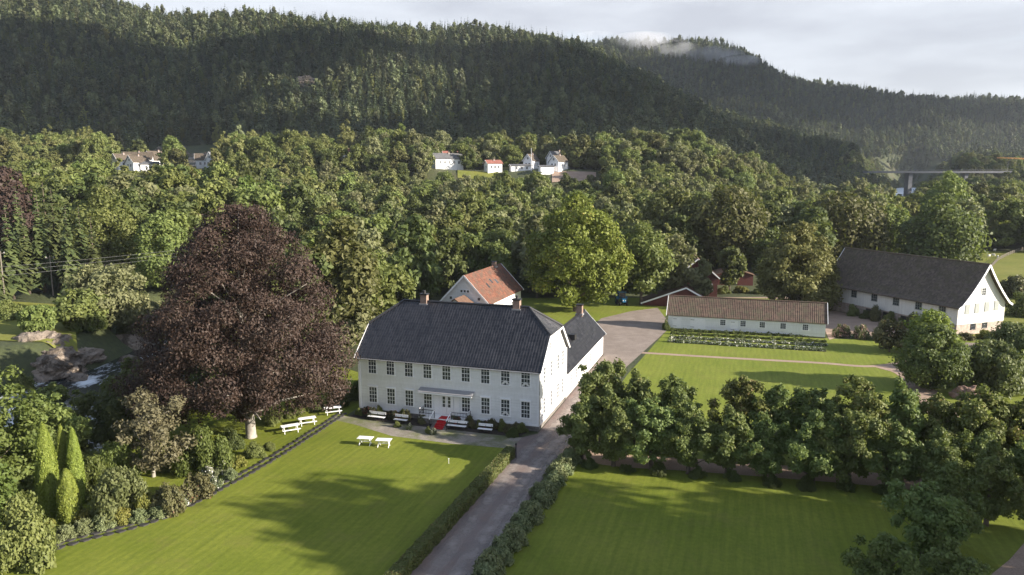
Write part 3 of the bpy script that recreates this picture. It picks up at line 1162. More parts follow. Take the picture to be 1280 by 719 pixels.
chimney(roof, 5.6, HD / 2, ZR - .7, ZR + 1.2, .8, .65)
chimney(roof, 17.2, HD / 2, ZR - .7, ZR + 1.15, .8, .65)
WX0, WDX = 1.684, 2.299
Z_UP, Z_LO = 5.79, 2.34
for i in range(9):
    window(house, (WX0 + WDX * i, 0, Z_UP), 'front', .94, 1.78, curtain=i >= 7)
for i in (0, 1, 2, 3, 5, 6, 7, 8):
    window(house, (WX0 + WDX * i, 0, Z_LO), 'front', .94, 1.78, curtain=i == 7)
for y in (2.0, 5.0, 8.0, 10.3):
    window(house, (HL, y, Z_UP), 'right', .94, 1.78, mat='trim')
    window(house, (HL, y, Z_LO), 'right', .94, 1.78)
for y in (4.3, 6.0, 7.7):
    window(house, (HL, y, 8.75), 'right', .6, 1.0, 2, 3)
for y in (3, 6, 9):
    window(house, (0, y, Z_UP), 'left', .94, 1.78)
# entrance: panelled double door, side shutters, transom, long canopy
XD = WX0 + WDX * 4
mb = MB()
mb.box((XD - .62, -.10, .95), (XD - .02, -.02, 3.0))
mb.box((XD + .02, -.10, .95), (XD + .62, -.02, 3.0))
mb.box((XD - .80, -.13, .8), (XD - .63, -.003, 3.42))
mb.box((XD + .63, -.13, .8), (XD + .80, -.003, 3.42))
mb.box((XD - .63, -.13, 3.001), (XD + .63, -.003, 3.08))
mb.box((XD - .80, -.14, 3.42), (XD + .80, -.003, 3.52))
door = mb.build('entrance_door', M['trim'], house)
mb = MB()
for s in (-1, 1):
    for j in range(3):
        z = 1.75 + j * .42
        mb.box((XD + s * .32 - .15, -.108, z), (XD + s * .32 + .15, -.101, z + .36))
for j in range(4):
    mb.box((XD - .58 + j * .30, -.06, 3.11), (XD - .58 + j * .30 + .26, -.03, 3.38))
mb.build('pane', M['glass'], door)
mb = MB()
mb.tube([(XD + .08, -.10, 1.9), (XD + .08, -.16, 1.9), (XD + .16, -.16, 1.9)], [.02, .02, .02], 6)
mb.build('handle', M['dark_metal'], door)
for s in (-1, 1):
    mb = MB()
    c = XD + s * 1.17
    mb.box((c - .3, -.06, .95), (c + .3, -.003, 2.95))
    for z in (1.1, 1.75, 2.35):
        mb.box((c - .2, -.085, z), (c + .2, -.061, z + .45))
    mb.build('shutter', M['trim'], house)
mb = MB()
mb.slab([(XD - 3.2, -.85, 3.52), (XD + 3.3, -.85, 3.52), (XD + 3.3, 0, 3.82), (XD - 3.2, 0, 3.82)], .05)
cn = mb.build('canopy', M['zinc'], house)
mb = MB()
mb.box((XD - 3.15, -.84, 3.30), (XD + 3.25, -.78, 3.46))
for x in (-3.0, -1.0, 1.0, 3.1):
    mb.bar((XD + x, -.02, 3.0), (XD + x, -.75, 3.42), .07, .07)
mb.build('canopy_bracket', M['trim'], cn)
mb = MB()                                                # landing with white floor and dark front
mb.box((XD - 2.9, -1.25, .62), (XD + 3.0, -.01, .74))
mb.build('landing', M['trim'], house)
mb = MB()
mb.box((XD - 2.85, -1.2, -.2), (XD - .96, -.1, .615))
mb.build('landing_base', M['found'], house)
mb = MB()
mb.box((XD + .96, -1.2, -.2), (XD + 2.95, -.1, .615))
mb.build('landing_base', M['found'], house)
st = MB()
for k in range(4):
    st.box((XD - .95, -1.25 - .34 * (k + 1), -.2), (XD + .95, -1.251 - .34 * k, .58 - .155 * k))
st.build('steps', M['found'], house)
for s in (-1, 1):
    mb = MB()
    xa, xb = XD + s * 1.0, XD + s * 2.85
    for a, b in (((xa, -1.2, 1.6), (xb, -1.2, 1.6)), ((xa, -1.2, 1.2), (xb, -1.2, 1.2)), ((xb, -1.2, 1.6), (xb, -.1, 1.6)), ((xb, -1.2, 1.2), (xb, -.1, 1.2)), ((xa, -1.2, 1.6), (xa, -2.6, 1.0))):
        mb.bar(a, b, .05, .05)
    for x, y, z in ((xa, -1.2, .7), (xb, -1.2, .7), (xb, -.12, .7), (xa, -2.6, 0)):
        mb.bar((x, y, z), (x, y, z + 1.0), .06, .06)
    n = 10
    for i in range(1, n):
        x = xa + (xb - xa) * i / n
        mb.bar((x, -1.2, .74), (x, -1.2, 1.6), .025, .025)
    mb.build('railing', M['dark_metal'], house)
for s in (-1, 1):
    xa = XD + s * 1.0
    for q, r in (((xa, -1.2, 1.66), (xa, -2.65, 1.04)), ((XD + s * 2.85, -1.2, 1.66), (XD + s * 2.85, -.1, 1.66))):
        mb = MB()
        mb.bar(q, r, .09, .05)
        mb.build('hand_rail', M['trim'], house)
# rear wing
WW, WY0, WY1, WE, WR = 6.1, HD, 36.0, 3.55, 6.75
wing = MB()
wx0 = HL - WW + .05
wing.face([(wx0 + WW, WY0, .3), (wx0 + WW, WY1, .3), (wx0 + WW, WY1, WE), (wx0 + WW, WY0, WE)])
wing.face([(wx0, WY1, .3), (wx0, WY0, .3), (wx0, WY0, WE), (wx0, WY1, WE)])
wing.face([(wx0 + WW, WY1, .3), (wx0, WY1, .3), (wx0, WY1, WE), (wx0 + WW / 2, WY1, WR), (wx0 + WW, WY1, WE)])
wing.build('wing_wall', M['white_wood'], house)
mb = MB()
mb.box((wx0 + .06, WY0 + .1, -.3), (wx0 + WW - .06, WY1 - .06, .3))
mb.build('wing_foundation', M['found'], house)
rm = MB()
s_ = (WR - WE) / (WW / 2)
for k in (0, 1):
    xe = wx0 - .35 if k == 0 else wx0 + WW + .35
    rm.slab([(xe, WY0 - .0, WE - s_ * .35 + .2), (xe, WY1 + .35, WE - s_ * .35 + .2), (wx0 + WW / 2, WY1 + .35, WR + .2), (wx0 + WW / 2, WY0, WR + .2)], .15)
wr = rm.build('wing_roof', M['black_tile'], house)
mb = MB()
ridge_caps(mb, (wx0 + WW / 2, WY0 + .1, WR + .22), (wx0 + WW / 2, WY1 + .3, WR + .22))
mb.build('ridge_cap', M['black_tile'], wr)
mb = MB()
for k in (0, 1):
    xe = wx0 - .38 if k == 0 else wx0 + WW + .38
    mb.bar((xe, WY1 + .4, WE - s_ * .38 + .08), (wx0 + WW / 2, WY1 + .4, WR + .08), .06, .26)
mb.build('verge_board', M['trim'], house)
chimney(wr, wx0 + WW / 2, 17.5, WR - .4, WR + 1.9, .85, .85, pots=False)
chimney(wr, wx0 + WW / 2, 33.0, WR - .4, WR + 1.7, .85, .85, pots=False)
mb = MB()
hxm = wx0 + WW / 2 + 1.35
mb.box((hxm - .25, 21.6, WR - 1.35), (hxm + .55, 22.6, WR - .62))
mb.build('roof_hatch', M['dark_metal'], wr)
for y in (14.5, 17.5, 20.5, 23.5, 26.5, 29.5, 32.5):
    window(house, (wx0 + WW, y, 2.0), 'right', .8, 1.25, 2, 3)

carpet = MB()
for k in range(4):
    y0, y1 = -1.25 - .34 * (k + 1), -1.25 - .34 * k
    z = .58 - .155 * k
    carpet.box((XD - .55, y0 - .012, z + .004), (XD + .55, y1 - .013, z + .02))
    carpet.box((XD - .55, y0 - .03, z - .15), (XD + .55, y0 - .013, z + .02))
carpet.box((XD - .55, -1.25, .744), (XD + .55, -.25, .76))
co_ = carpet.build('red_carpet', M['red_cloth'])
co_.location = (HX, HY, 0)
co_.rotation_euler = (0, 0, HYAW)
tag(co_, 'red carpet runner laid down the front steps of the white manor', 'carpet')

# ------------------------------------------------------------------ long white shed
shed = empty('long_shed', (SX, SY, 0), SYAW)
tag(shed, 'long low white shed with weathered red tiles behind the flower rows', 'shed')
mb = MB()
ze_, zr_ = 2.72, 5.5
zb = .22
mb.face([(0, 0, zb), (SL, 0, zb), (SL, 0, ze_), (0, 0, ze_)])
mb.face([(SL, SDEP, zb), (0, SDEP, zb), (0, SDEP, ze_), (SL, SDEP, ze_)])
mb.face([(SL, 0, zb), (SL, SDEP, zb), (SL, SDEP, ze_), (SL, SDEP / 2, zr_), (SL, 0, ze_)])
mb.face([(0, SDEP, zb), (0, 0, zb), (0, 0, ze_), (0, SDEP / 2, zr_), (0, SDEP, ze_)])
mb.build('wall', M['white_wood'], shed)
mb = MB()
mb.box((.05, .05, -.3), (SL - .05, SDEP - .05, zb))
mb.build('foundation', M['found'], shed)
rm = MB()
s_ = (zr_ - ze_) / (SDEP / 2)
for k in (0, 1):
    ye = -.3 if k == 0 else SDEP + .3
    rm.slab([(-.25, ye, ze_ - .3 * s_ + .2), (SL + .25, ye, ze_ - .3 * s_ + .2), (SL + .25, SDEP / 2, zr_ + .2), (-.25, SDEP / 2, zr_ + .2)], .14)
rr_ = rm.build('roof', M['mossy_tile'], shed)
mb = MB()
ridge_caps(mb, (-.2, SDEP / 2, zr_ + .21), (SL + .2, SDEP / 2, zr_ + .21), .4, .11)
mb.build('ridge_cap', M['mossy_tile'], rr_)
for x in (-.3, SL + .3):
    mb = MB()
    for k in (0, 1):
        ye = -.34 if k == 0 else SDEP + .34
        mb.bar((x, ye, ze_ - .34 * s_ + .14), (x, SDEP / 2, zr_ + .14), .08, .3)
    mb.build('barge_board', M['trim'], shed)
nS = Vector((math.sin(SYAW), -math.cos(SYAW), 0))


def local(p, ox, oy, yaw):
    c, s = math.cos(-yaw), math.sin(-yaw)
    dx, dy = p.x - ox, p.y - oy
    return dx * c - dy * s, dx * s + dy * c, p.z


for a, b in ((417, 360), (543, 369), (663, 377), (793, 385), (932, 395)):
    lx, ly, lz = local(hit(820 + a / 4.99, 330 + b / 4.99, (SX, SY, 0), nS), SX, SY, SYAW)
    window(shed, (lx, 0, 1.75), 'front', .85, .95, 3, 3, casing=.1, cornice=False)
for x, w in ((1.6, 1.5), (5.2, 2.6), (11.4, 1.2)):
    mb = MB()
    mb.box((x - w / 2, -.05, .25), (x + w / 2, -.003, 2.2))
    for xx in np.arange(x - w / 2 + .2, x + w / 2 - .1, .22):
        mb.box((xx, -.062, .27), (xx + .19, -.0505, 2.18))
    d_ = mb.build('shed_door', M['white_plain'], shed)
    hb = MB()
    for z in (.6, 1.9):
        hb.box((x - w / 2 + .05, -.075, z), (x - w / 2 + .7, -.063, z + .06))
    hb.build('hinge', M['dark_metal'], d_)

# ------------------------------------------------------------------ big barn
barn = empty('stone_based_barn', (BX, BY, 0), BYAW)
tag(barn, 'big white barn with steep dark roof standing on a stone ground floor', 'barn')
Zb, Ze, Zr = 2.0, 5.3, 12.1
mb = MB()
mb.face([(-BL, 0, Zb), (0, 0, Zb), (0, 0, Ze), (-BL, 0, Ze)])
mb.face([(0, BW, Zb), (-BL, BW, Zb), (-BL, BW, Ze), (0, BW, Ze)])
gp = [(0, Zb), (BW, Zb), (BW, Ze)]
def sway(t):      # concave roof line: flatter at the eave
    return Ze + (Zr - Ze) * (.80 * t + .20 * t ** 2.2)
NT_ = 6
gp += [(BW - BW / 2 * i / NT_, sway(i / NT_)) for i in range(1, NT_ + 1)] + [(BW / 2 - BW / 2 * i / NT_, sway(1 - i / NT_)) for i in range(1, NT_ + 1)]
mb.face([(0, a, b) for a, b in gp])
mb.face([(-BL, a, b) for a, b in gp][::-1])
mb.build('wall', M['white_barn'], barn)
mb = MB()
mb.box((-BL + .1, .1, -.5), (-.1, BW - .1, Zb - .002))
mb.build('stone_base', M['stone_base'], barn)
rm = MB()
oe = .85
prof = [(-oe, Ze - .42)] + [(BW / 2 * i / NT_, sway(i / NT_)) for i in range(0, NT_ + 1)]
X0, X1 = -BL - .5, .75
acc = 0.0
vs = []
for a, b in prof:
    vs.append((a, b + .20))
for side in (0, 1):
    acc = 0
    for (a0, b0), (a1, b1) in zip(vs[:-1], vs[1:]):
        ya0, ya1 = (a0, a1) if side == 0 else (BW - a0, BW - a1)
        ln_ = math.hypot(a1 - a0, b1 - b0)
        top = [(X0, ya0, b0), (X1, ya0, b0), (X1, ya1, b1), (X0, ya1, b1)]
        uv = [(X0, acc), (X1, acc), (X1, acc + ln_), (X0, acc + ln_)]
        if side == 1:
            top, uv = top[::-1], uv[::-1]
        rm.face(top, uv)
        bot = [(p[0], p[1], p[2] - .18) for p in top]
        rm.face(bot[::-1], uv)
        for i in range(4):
            j = (i + 1) % 4
            rm.face([top[j], top[i], bot[i], bot[j]], [uv[i]] * 4)
        acc += ln_
rr_ = rm.build('roof', M['barn_tile'], barn)
mb = MB()
ridge_caps(mb, (X0, BW / 2, sway(1) + .22), (X1, BW / 2, sway(1) + .22), .45, .13)
mb.build('ridge_cap', M['barn_tile'], rr_)
for x in (X1 + .04, X0 - .04):
    mb = MB()
    for side in (0, 1):
        for (a0, b0), (a1, b1) in zip(vs[:-1], vs[1:]):
            y0, y1 = (a0, a1) if side == 0 else (BW - a0, BW - a1)
            e0 = Vector((x, y0, b0 - .14))
            e1 = Vector((x, y1, b1 - .14))
            mb.bar(e0, e1 + (e1 - e0).normalized() * .03, .07, .34)
    mb.build('barge_board', M['trim'], barn)
nB = Vector((math.sin(BYAW), -math.cos(BYAW), 0))
nG = Vector((math.cos(BYAW), math.sin(BYAW), 0))
for a, b in ((710, 462), (568, 433), (433, 408), (303, 380), (182, 360)):
    lx, ly, lz = local(hit(1030 + a / 4.792, 290 + b / 4.792, (BX, BY, 0), nB), BX, BY, BYAW)
    window(barn, (lx, 0, 4.15), 'front', 1.25, 1.35, 3, 3, casing=.07, cornice=False, mat='grey_door')
for a, b, w, h in ((957, 358, 1.0, 1.25),):
    lx, ly, lz = local(hit(1030 + a / 4.792, 290 + b / 4.792, (BX, BY, 0), nG), BX, BY, BYAW)
    window(barn, (0, ly, lz), 'right', w, h, 2, 3, casing=.1, cornice=False)
for a, b in ((858, 463), (916, 456), (975, 448), (1032, 440)):
    lx, ly, lz = local(hit(1030 + a / 4.792, 290 + b / 4.792, (BX, BY, 0), nG), BX, BY, BYAW)
    mb = MB()
    mb.box((.003, ly - .55, lz - .85), (.06, ly + .55, lz + .85))
    for k in range(10):
        z = lz - .8 + k * .162
        mb.box((.061, ly - .5, z), (.085, ly + .5, z + .11))
    mb.build('louvre_hatch', M['grey_door'], barn)
for a, b in ((895, 567), (965, 557)):
    lx, ly, lz = local(hit(1030 + a / 4.792, 290 + b / 4.792, (BX, BY, 0), nG), BX, BY, BYAW)
    window(barn, (-.1, ly, lz), 'right', 1.0, .95, 3, 2, casing=.09, cornice=False, mat='dark_metal')
for lx in (-2.5, -6.0, -10.5, -14.5, -18.5, -22.5):
    mb = MB()
    mb.box((lx - .8, .04, .15), (lx + .8, .097, 1.75))
    for k in range(6):
        mb.box((lx - .78 + k * .265, .02, .2), (lx - .55 + k * .265, .0395, 1.7))
    mb.build('stable_door', M['dark_metal'], barn)

# ------------------------------------------------------------------ red-tiled white house behind the manor
rt = empty('tile_roof_house', (-12.7, 132.3, 0), -.324)
tag(rt, 'white house with bright rust red tile roof just behind the manor', 'house')
gable_walls(9, 18.7, -.3, 4.9, 9.6).build('wall', M['white_wood'], rt)
rtr = gable_roof(9, 18.7, 4.9, 9.6).build('roof', M['red_tile'], rt)
barge(9, -.5, 4.9, 9.6, .42, .3).build('barge_board', M['trim'], rt)
barge(9, 19.2, 4.9, 9.6, .42, .3).build('barge_board', M['trim'], rt)
chimney(rtr, 4.5, 15.5, 9.0, 10.7, .8, .8, pots=False)
for x in (-.62, 0, .62):
    window(rt, (4.5 + x, 0, 6.9), 'front', .42, .42, 1, 1, casing=.06, mid=False, cornice=False)
for x in (1.8, 7.2):
    window(rt, (x, 0, 5.6), 'front', .5, .5, 1, 1, casing=.06, cornice=False)
for y, d in ((5.4, 1.0), (8.2, 1.7), (10.4, 1.2)):
    mb = MB()
    x = 9 - 2.2 + (d - 1.2) * -.6
    z = 4.9 + (9 - x) * (4.7 / 4.5) + .24
    s = 4.7 / 4.5
    mb.slab([(x - .35, y - .35, z + .35 * s), (x + .35, y - .35, z - .35 * s), (x + .35, y + .35, z - .35 * s), (x - .35, y + .35, z + .35 * s)], .06)
    mb.build('skylight', M['glass'], rtr)
for y in (2.5, 6, 9.5, 13, 16.5):
    window(rt, (9, y, 2.4), 'right', .95, 1.5, 2, 3)
mb = MB()
for k in (0, 1):
    xe = 1.2 if k == 0 else 8.0
    mb.slab([(xe, -5, 4.0), (xe, -.51, 4.0), (4.6, -.51, 6.35), (4.6, -5, 6.35)], .15)
pr = mb.build('porch_roof', M['brown_tile'], rt)
gm = MB()
gm.face([(1.6, -4.7, -.2), (7.6, -4.7, -.2), (7.6, -4.7, 3.95), (4.6, -4.7, 6.1), (1.6, -4.7, 3.95)])
gm.face([(7.6, -4.7, -.2), (7.6, 0, -.2), (7.6, 0, 3.95), (7.6, -4.7, 3.95)])
gm.face([(1.6, 0, -.2), (1.6, -4.7, -.2), (1.6, -4.7, 3.95), (1.6, 0, 3.95)])
gm.build('porch_wall', M['white_wood'], rt)

# ------------------------------------------------------------------ red barns behind the long shed
rb = empty('red_barn', (37.5, 167, 0), -.15)
tag(rb, 'tall red wooden barn with white edged roof half hidden by trees', 'barn')
gable_walls(9, 13, -.3, 4.6, 8.6).build('wall', M['red_wood'], rb)
gable_roof(9, 13, 4.6, 8.6).build('roof', M['brown_tile'], rb)
barge(9, -.5, 4.6, 8.6, .42, .26).build('barge_board', M['trim'], rb)
for x, z in ((2.2, 2.2), (6.2, 2.2), (4.6, 5.0), (7.4, 2.4)):
    window(rb, (x, 0, z), 'front', .8, 1.2, 2, 3, cornice=False)
for y in (3, 7):
    window(rb, (9, y, 2.4), 'right', .9, 1.2, 2, 2, cornice=False)
lt = empty('red_lean_to', (27.5, 155.5, 0), -.2)
tag(lt, 'low red outbuilding with broad white edged gable left behind the long shed', 'shed')
mb = MB()
mb.face([(.4, 0, -.2), (12.6, 0, -.2), (12.6, 0, 2.1), (9.2, 0, 3.9), (.4, 0, .7)])
mb.face([(12.6, 0, -.2), (12.6, 7, -.2), (12.6, 7, 2.1), (12.6, 0, 2.1)])
mb.build('wall', M['red_wood'], lt)
rm = MB()
rm.slab([(0, -.4, .62), (0, 7.3, .62), (9.2, 7.3, 4.15), (9.2, -.4, 4.15)], .14)
rm.slab([(13.1, -.4, 2.0), (13.1, 7.3, 2.0), (9.2, 7.3, 4.15), (9.2, -.4, 4.15)], .14)
rm.build('roof', M['brown_tile'], lt)
mb = MB()
mb.bar((-.1, -.46, .50), (9.2, -.46, 4.06), .08, .3)
mb.bar((13.2, -.46, 1.86), (9.2, -.46, 4.06), .08, .3)
mb.build('barge_board', M['trim'], lt)
mb = MB()
mb.box((8.6, -.03, .2), (10.8, .02, 2.0))
mb.build('barn_door', M['dark_metal'], lt)
rs = empty('dark_red_shed', (50.5, 182, 0), -.1)
tag(rs, 'small dark red shed in the shade under the big trees', 'shed')
gable_walls(9, 6, -.3, 3.0, 4.4).build('wall', M['red_wood'], rs)
gable_roof(9, 6, 3.0, 4.4).build('roof', M['brown_tile'], rs)
mb = MB()
mb.box((3, -.06, 0), (5.2, -.004, 2.2))
mb.build('barn_door', M['dark_metal'], rs)

# ------------------------------------------------------------------ single trees of the grounds
def tz(x, y):
    return float(terrain_z(np.array([x]), np.array([y]))[0])


make_tree('copper_beech', (-27.6, 75.2, 0), 'huge dark purple copper beech left of the white manor', 'tree', 11, 10.9, 23.2, 'beech_leaf', 'bark_pale',
          z0=1.2, tr=.5, nlimb=22, shape='dome', nl=420, lr=(.08, .17), leaf=.135, n=150000, asp=2.2, 
          cut=lambda x, y: 2.6 + np.clip(x * .16 - y * .40, -1.4, 4.6) + .7 * np.sin(x * 1.3 + y) + .5 * np.sin(y * 2.1 - x), droop=.45, irr=.09, inner=.3, up=.15)
make_tree('maple_tree', (13.0, 148.5, 0), 'large yellow green maple behind the rear wing of the manor', 'tree', 21, 10.6, 22.6, 'maple_leaf',
          z0=1.4, tr=.55, nlimb=16, shape='ovoid', nl=190, lr=(.11, .22), leaf=.40, n=26000, irr=.08)
make_tree('broadleaf_tree', (27.5, 156.0, 0), 'mid green round tree beside the blue tractor', 'tree', 22, 6.6, 15.2, 'oak_leaf', z0=2.0, tr=.3, nl=70, leaf=.5, n=6500, irr=.12)
make_tree('broadleaf_tree', (36.3, 160.5, 0), 'grey green tree in front of the tall red barn', 'tree', 23, 5.0, 13.0, 'grey_leaf', z0=1.5, tr=.28, nl=50, leaf=.5, n=4500, irr=.12)
make_tree('maple_tree', (58.8, 150.5, 0), 'big domed olive green tree left of the stone based barn', 'tree', 24, 8.6, 17.2, 'olive_leaf', z0=.8, tr=.5, nl=170, lr=(.11, .22), leaf=.40, n=22000, shape='dome', irr=.06)
make_tree('broadleaf_tree', (57.5, 196, 0), 'tall yellow brown tree with bare trunk behind the small dark red shed', 'tree', 25, 10.8, 19.5, 'brown_leaf', z0=4.5, tr=.5, nl=90, leaf=.65, n=9500, shape='round', nlimb=16, irr=.1)
make_tree('broadleaf_tree', (44.0, 203, 0), 'yellow brown tree towering behind the tall red barn', 'tree', 26, 8.6, 19.0, 'brown_leaf', z0=5.0, tr=.45, nl=70, leaf=.65, n=7000, nlimb=14)
make_tree('broadleaf_tree', (64.5, 187, 0), 'dark tree added to shade the small dark red shed', 'tree', 36, 5.0, 11.5, 'dark_leaf', z0=2.5, tr=.3, nl=60, leaf=.5, n=5000)  # extra tree, put in east of the shed to throw shade on it
make_tree('broadleaf_tree', (40.6, 157.5, 0), 'slender grey green tree in front of the gable of the tall red barn', 'tree', 38, 2.9, 8.6, 'grey_leaf', z0=1.0, tr=.2, nl=50, leaf=.4, n=4500)
make_tree('broadleaf_tree', (51.0, 172, 0), 'dark tree between the tall red barn and the small dark red shed', 'tree', 37, 3.6, 9.0, 'dark_leaf', z0=2.0, tr=.22, nl=50, leaf=.45, n=4500)
make_tree('broadleaf_tree', (92.0, 208, 1), 'broad brownish tree behind the middle of the barn roof', 'tree', 27, 12.0, 19.5, 'brown_leaf', z0=1.5, tr=.5, nl=110, leaf=.7, n=10500)
make_tree('broadleaf_tree', (80.0, 197, 0), 'dark tree between the domed olive tree and the barn roof', 'tree', 28, 6.5, 17.0, 'dark_leaf', z0=1.5, tr=.4, nl=60, leaf=.65, n=5500)
make_tree('broadleaf_tree', (115.5, 199, 0), 'dark grey green round tree behind the barn gable', 'tree', 29, 10.4, 21.2, 'dark_leaf', z0=.8, tr=.5, nl=110, leaf=.65, n=11000, shape='ovoid', irr=.07)
make_tree('broadleaf_tree', (153.0, 262, 3), 'fresh green tree in front of the road bridge', 'tree', 30, 9.5, 23.5, 'oak_leaf', z0=2, tr=.45, nl=90, leaf=.75, n=7500, shape='ovoid')
make_tree('broadleaf_tree', (-26.5, 114.0, 0), 'tall yellowish brown tree between the copper beech and the manor roof', 'tree', 31, 6.6, 20.6, 'brown_leaf', z0=1.2, tr=.35, nl=80, leaf=.5, n=9000, shape='ovoid')
make_tree('garden_tree', (54.3, 93.2, 0), 'dense dark round tree at the bend of the garden path', 'tree', 32, 4.45, 8.7, 'dark_leaf', z0=.25, tr=.25, nl=80, lr=(.18, .3), leaf=.23, n=16000, shape='ovoid', irr=.06)
make_tree('garden_tree', (59.2, 113.5, 0), 'small dark tree between the pink shrubs and the dense round tree', 'tree', 33, 2.4, 4.8, 'rust_shrub', z0=.5, tr=.12, nl=30, leaf=.32, n=2200)
make_tree('garden_tree', (64.8, 112.5, 0), 'yellow green round bush in front of the barn wall', 'bush', 34, 4.3, 6.6, 'maple_leaf', z0=.1, tr=.15, nl=50, leaf=.36, n=4600, shape='mound')
make_tree('garden_tree', tuple(at(192, 596)), 'thin grey brown tree with pale bare branches in the left border', 'tree', 35, 3.7, 7.2, 'thin_leaf', 'bark_pale',
          z0=1.0, tr=.16, nlimb=26, nl=60, lr=(.14, .26), leaf=.17, n=5200, shape='round', asp=2.2)
for i, (px, py, w, top, lab) in enumerate(((64, 645, 1.55, 530, 'tallest golden columnar thuja on the left of its clump'), (84, 628, .95, 532, 'slim golden thuja in the middle of the clump'),
                                          (98, 630, 1.15, 535, 'slim golden thuja on the right of the clump'), (88, 652, 1.55, 587, 'shorter golden thuja standing in front of the clump'))):
    p = at(px, py)
    h = top_z(p.y, top)
    e = empty('columnar_thuja', tuple(p))
    tag(e, lab, 'thuja', 'golden thujas in the left border')
    rng = np.random.default_rng(41 + i)
    n = 15000
    t = rng.random(n) ** .9
    an = rng.random(n) * 6.283
    pr_ = np.clip(1 - t ** 3.0, 0, 1) ** .7 * np.clip(.80 + t * 1.6, 0, 1)
    rr = w / 2 * pr_ * (1 + .07 * np.sin(3 * an + 9 * t + i) + .05 * np.sin(7 * an - 14 * t) + rng.normal(size=n) * .05) + .03
    p0 = np.stack([rr * np.cos(an), rr * np.sin(an), t * h + rng.normal(size=n) * .04], 1)
    nr = np.stack([np.cos(an), np.sin(an), .25 + .8 * t ** 4], 1) + rng.normal(size=(n, 3)) * .45
    nr /= np.linalg.norm(nr, axis=1)[:, None]
    up_ = np.array([0, 0, 1.0]) + rng.normal(size=(n, 3)) * .35
    up_ -= nr * (up_ * nr).sum(1)[:, None]
    up_ /= np.linalg.norm(up_, axis=1)[:, None]
    sd = np.cross(nr, up_)
    sz = .085 * rng.uniform(.6, 1.3, n)[:, None]
    V = np.stack([p0 + up_ * sz * 1.3, p0 + sd * sz * .6, p0 - up_ * sz, p0 - sd * sz * .6], 1).reshape(-1, 3)
    npmesh('crown', V, np.arange(len(V)).reshape(-1, 4), M['thuja_leaf'], e, np.repeat(rng.random(n), 4))
    mb = MB()
    mb.tube([(0, 0, -.2), (0, 0, h * .8)], [.12, .03], 8)
    mb.build('trunk', M['bark'], e, True)

# the alley of pollarded limes: two rows either side of a path
protos = []
for i in range(6):
    gold = i in (2, 4)
    e = make_tree('pollard_lime', (0, 0, 0), '', '', 60 + i * 3, 2.15 + .12 * (i % 3), 5.6, 'lime_gold_leaf' if gold else 'lime_leaf', z0=.75, tr=.17, nlimb=12,
                  shape=('ovoid', 'round', 'ovoid', 'column', 'round', 'ovoid')[i], nl=85, lr=(.12, .26), leaf=.155, n=14000, irr=.26, inner=.35, spread=(.35, 1.3))
    protos.append([e, False, gold])


def use_proto(k, loc, rz, s, label, cat, group, ps):
    pr = ps[k]
    o = pr[0] if not pr[1] else copy_tree(pr[0])
    pr[1] = True
    o.location = loc
    o.rotation_euler = (0, 0, rz)
    o.scale = s
    tag(o, label, cat, group)
    return o


random.seed(5)
ords = ['first', 'second', 'third', 'fourth', 'fifth', 'sixth', 'seventh', 'eighth', 'ninth', 'tenth', 'eleventh', 'twelfth', 'thirteenth', 'fourteenth', 'fifteenth']
kf = [0, 1, 3, 5, 0, 1, 5, 3, 0, 5, 1, 3, 0, 1, 5]
kb = [3, 0, 1, 5, 2, 1, 3, 4, 0, 2, 4, 2, 4, 2, 4]
for i in range(14):
    x = 6.6 + i * 3.35
    y = 68.2 - .25 * (x - 6.6)
    s = .94 + .16 * random.random()
    use_proto(kf[i], (x + random.uniform(-.3, .3), y + random.uniform(-.3, .3), 0), random.random() * 6.28, (s, s, s * random.uniform(.9, 1.06)),
              f'{ords[i]} dark green pollard lime from the driveway, in the front row of the alley', 'lime tree', 'pollarded limes lining the alley', protos)
for i in range(13):
    x = 9.0 + i * 3.35
    if i == 3:
        continue
    y = 73.0 - .25 * (x - 9.0)
    s = 1.10 + .16 * random.random()
    if i == 0:
        s = 1.3
    use_proto(kb[i], (x + random.uniform(-.3, .3), y + random.uniform(-.3, .3), 0), random.random() * 6.28, (s, s, s * random.uniform(1.0, 1.15)),
              f'{ords[i]} {"yellowing" if kb[i] in (2, 4) else "green"} pollard lime from the driveway, in the back row of the alley', 'lime tree', 'pollarded limes lining the alley', protos)
for i, (x, y, h, r, k, lab) in enumerate(((23.2, 43.2, .86, .88, 1, 'dark lime nearest the bottom edge of the right lawn'), (28.2, 47.6, 1.05, 1.02, 3, 'dark lime behind the nearest one, beside the right lawn corner'),
                                         (32.0, 51.2, 1.08, 1.0, 0, 'dark lime with bare trunk left of the corner path'), (37.5, 55.2, 1.1, 1.0, 5, 'tall lime at the top of the corner path'),
                                         (26.6, 42.0, .9, .9, 5, 'low dark lime at the bottom right beside the nearest one'), (36.0, 59.2, .9, .9, 0, 'dark lime between the front row and the corner path'))):
    use_proto(k, (x, y, 0), i * 1.3, (r, r, h), lab, 'lime tree', 'dark limes around the corner path', protos)
# tall trees at the right edge of the grounds
tall = []
e = make_tree('broadleaf_tree', (0, 0, 0), '', '', 91, 5.4, 15.5, 'oak_leaf', z0=3.2, tr=.35, nl=50, lr=(.2, .34), leaf=.5, n=4200, shape='round', irr=.25, spread=(.4, 1.4))
tall.append([e, False, False])
for i, (x, y, s) in enumerate(((46.5, 35.5, 1.32), (52, 39.5, 1.5), (58.5, 36.5, 1.5), (46, 28, 1.2), (66, 40, 1.45))):
    use_proto(0, (x, y, 0), i * 1.7, (s, s, s), 'tall green tree standing beside the garden beyond the corner path', 'tree', 'tall trees along the garden edge', tall)

# ------------------------------------------------------------------ shrubs
SH = {}


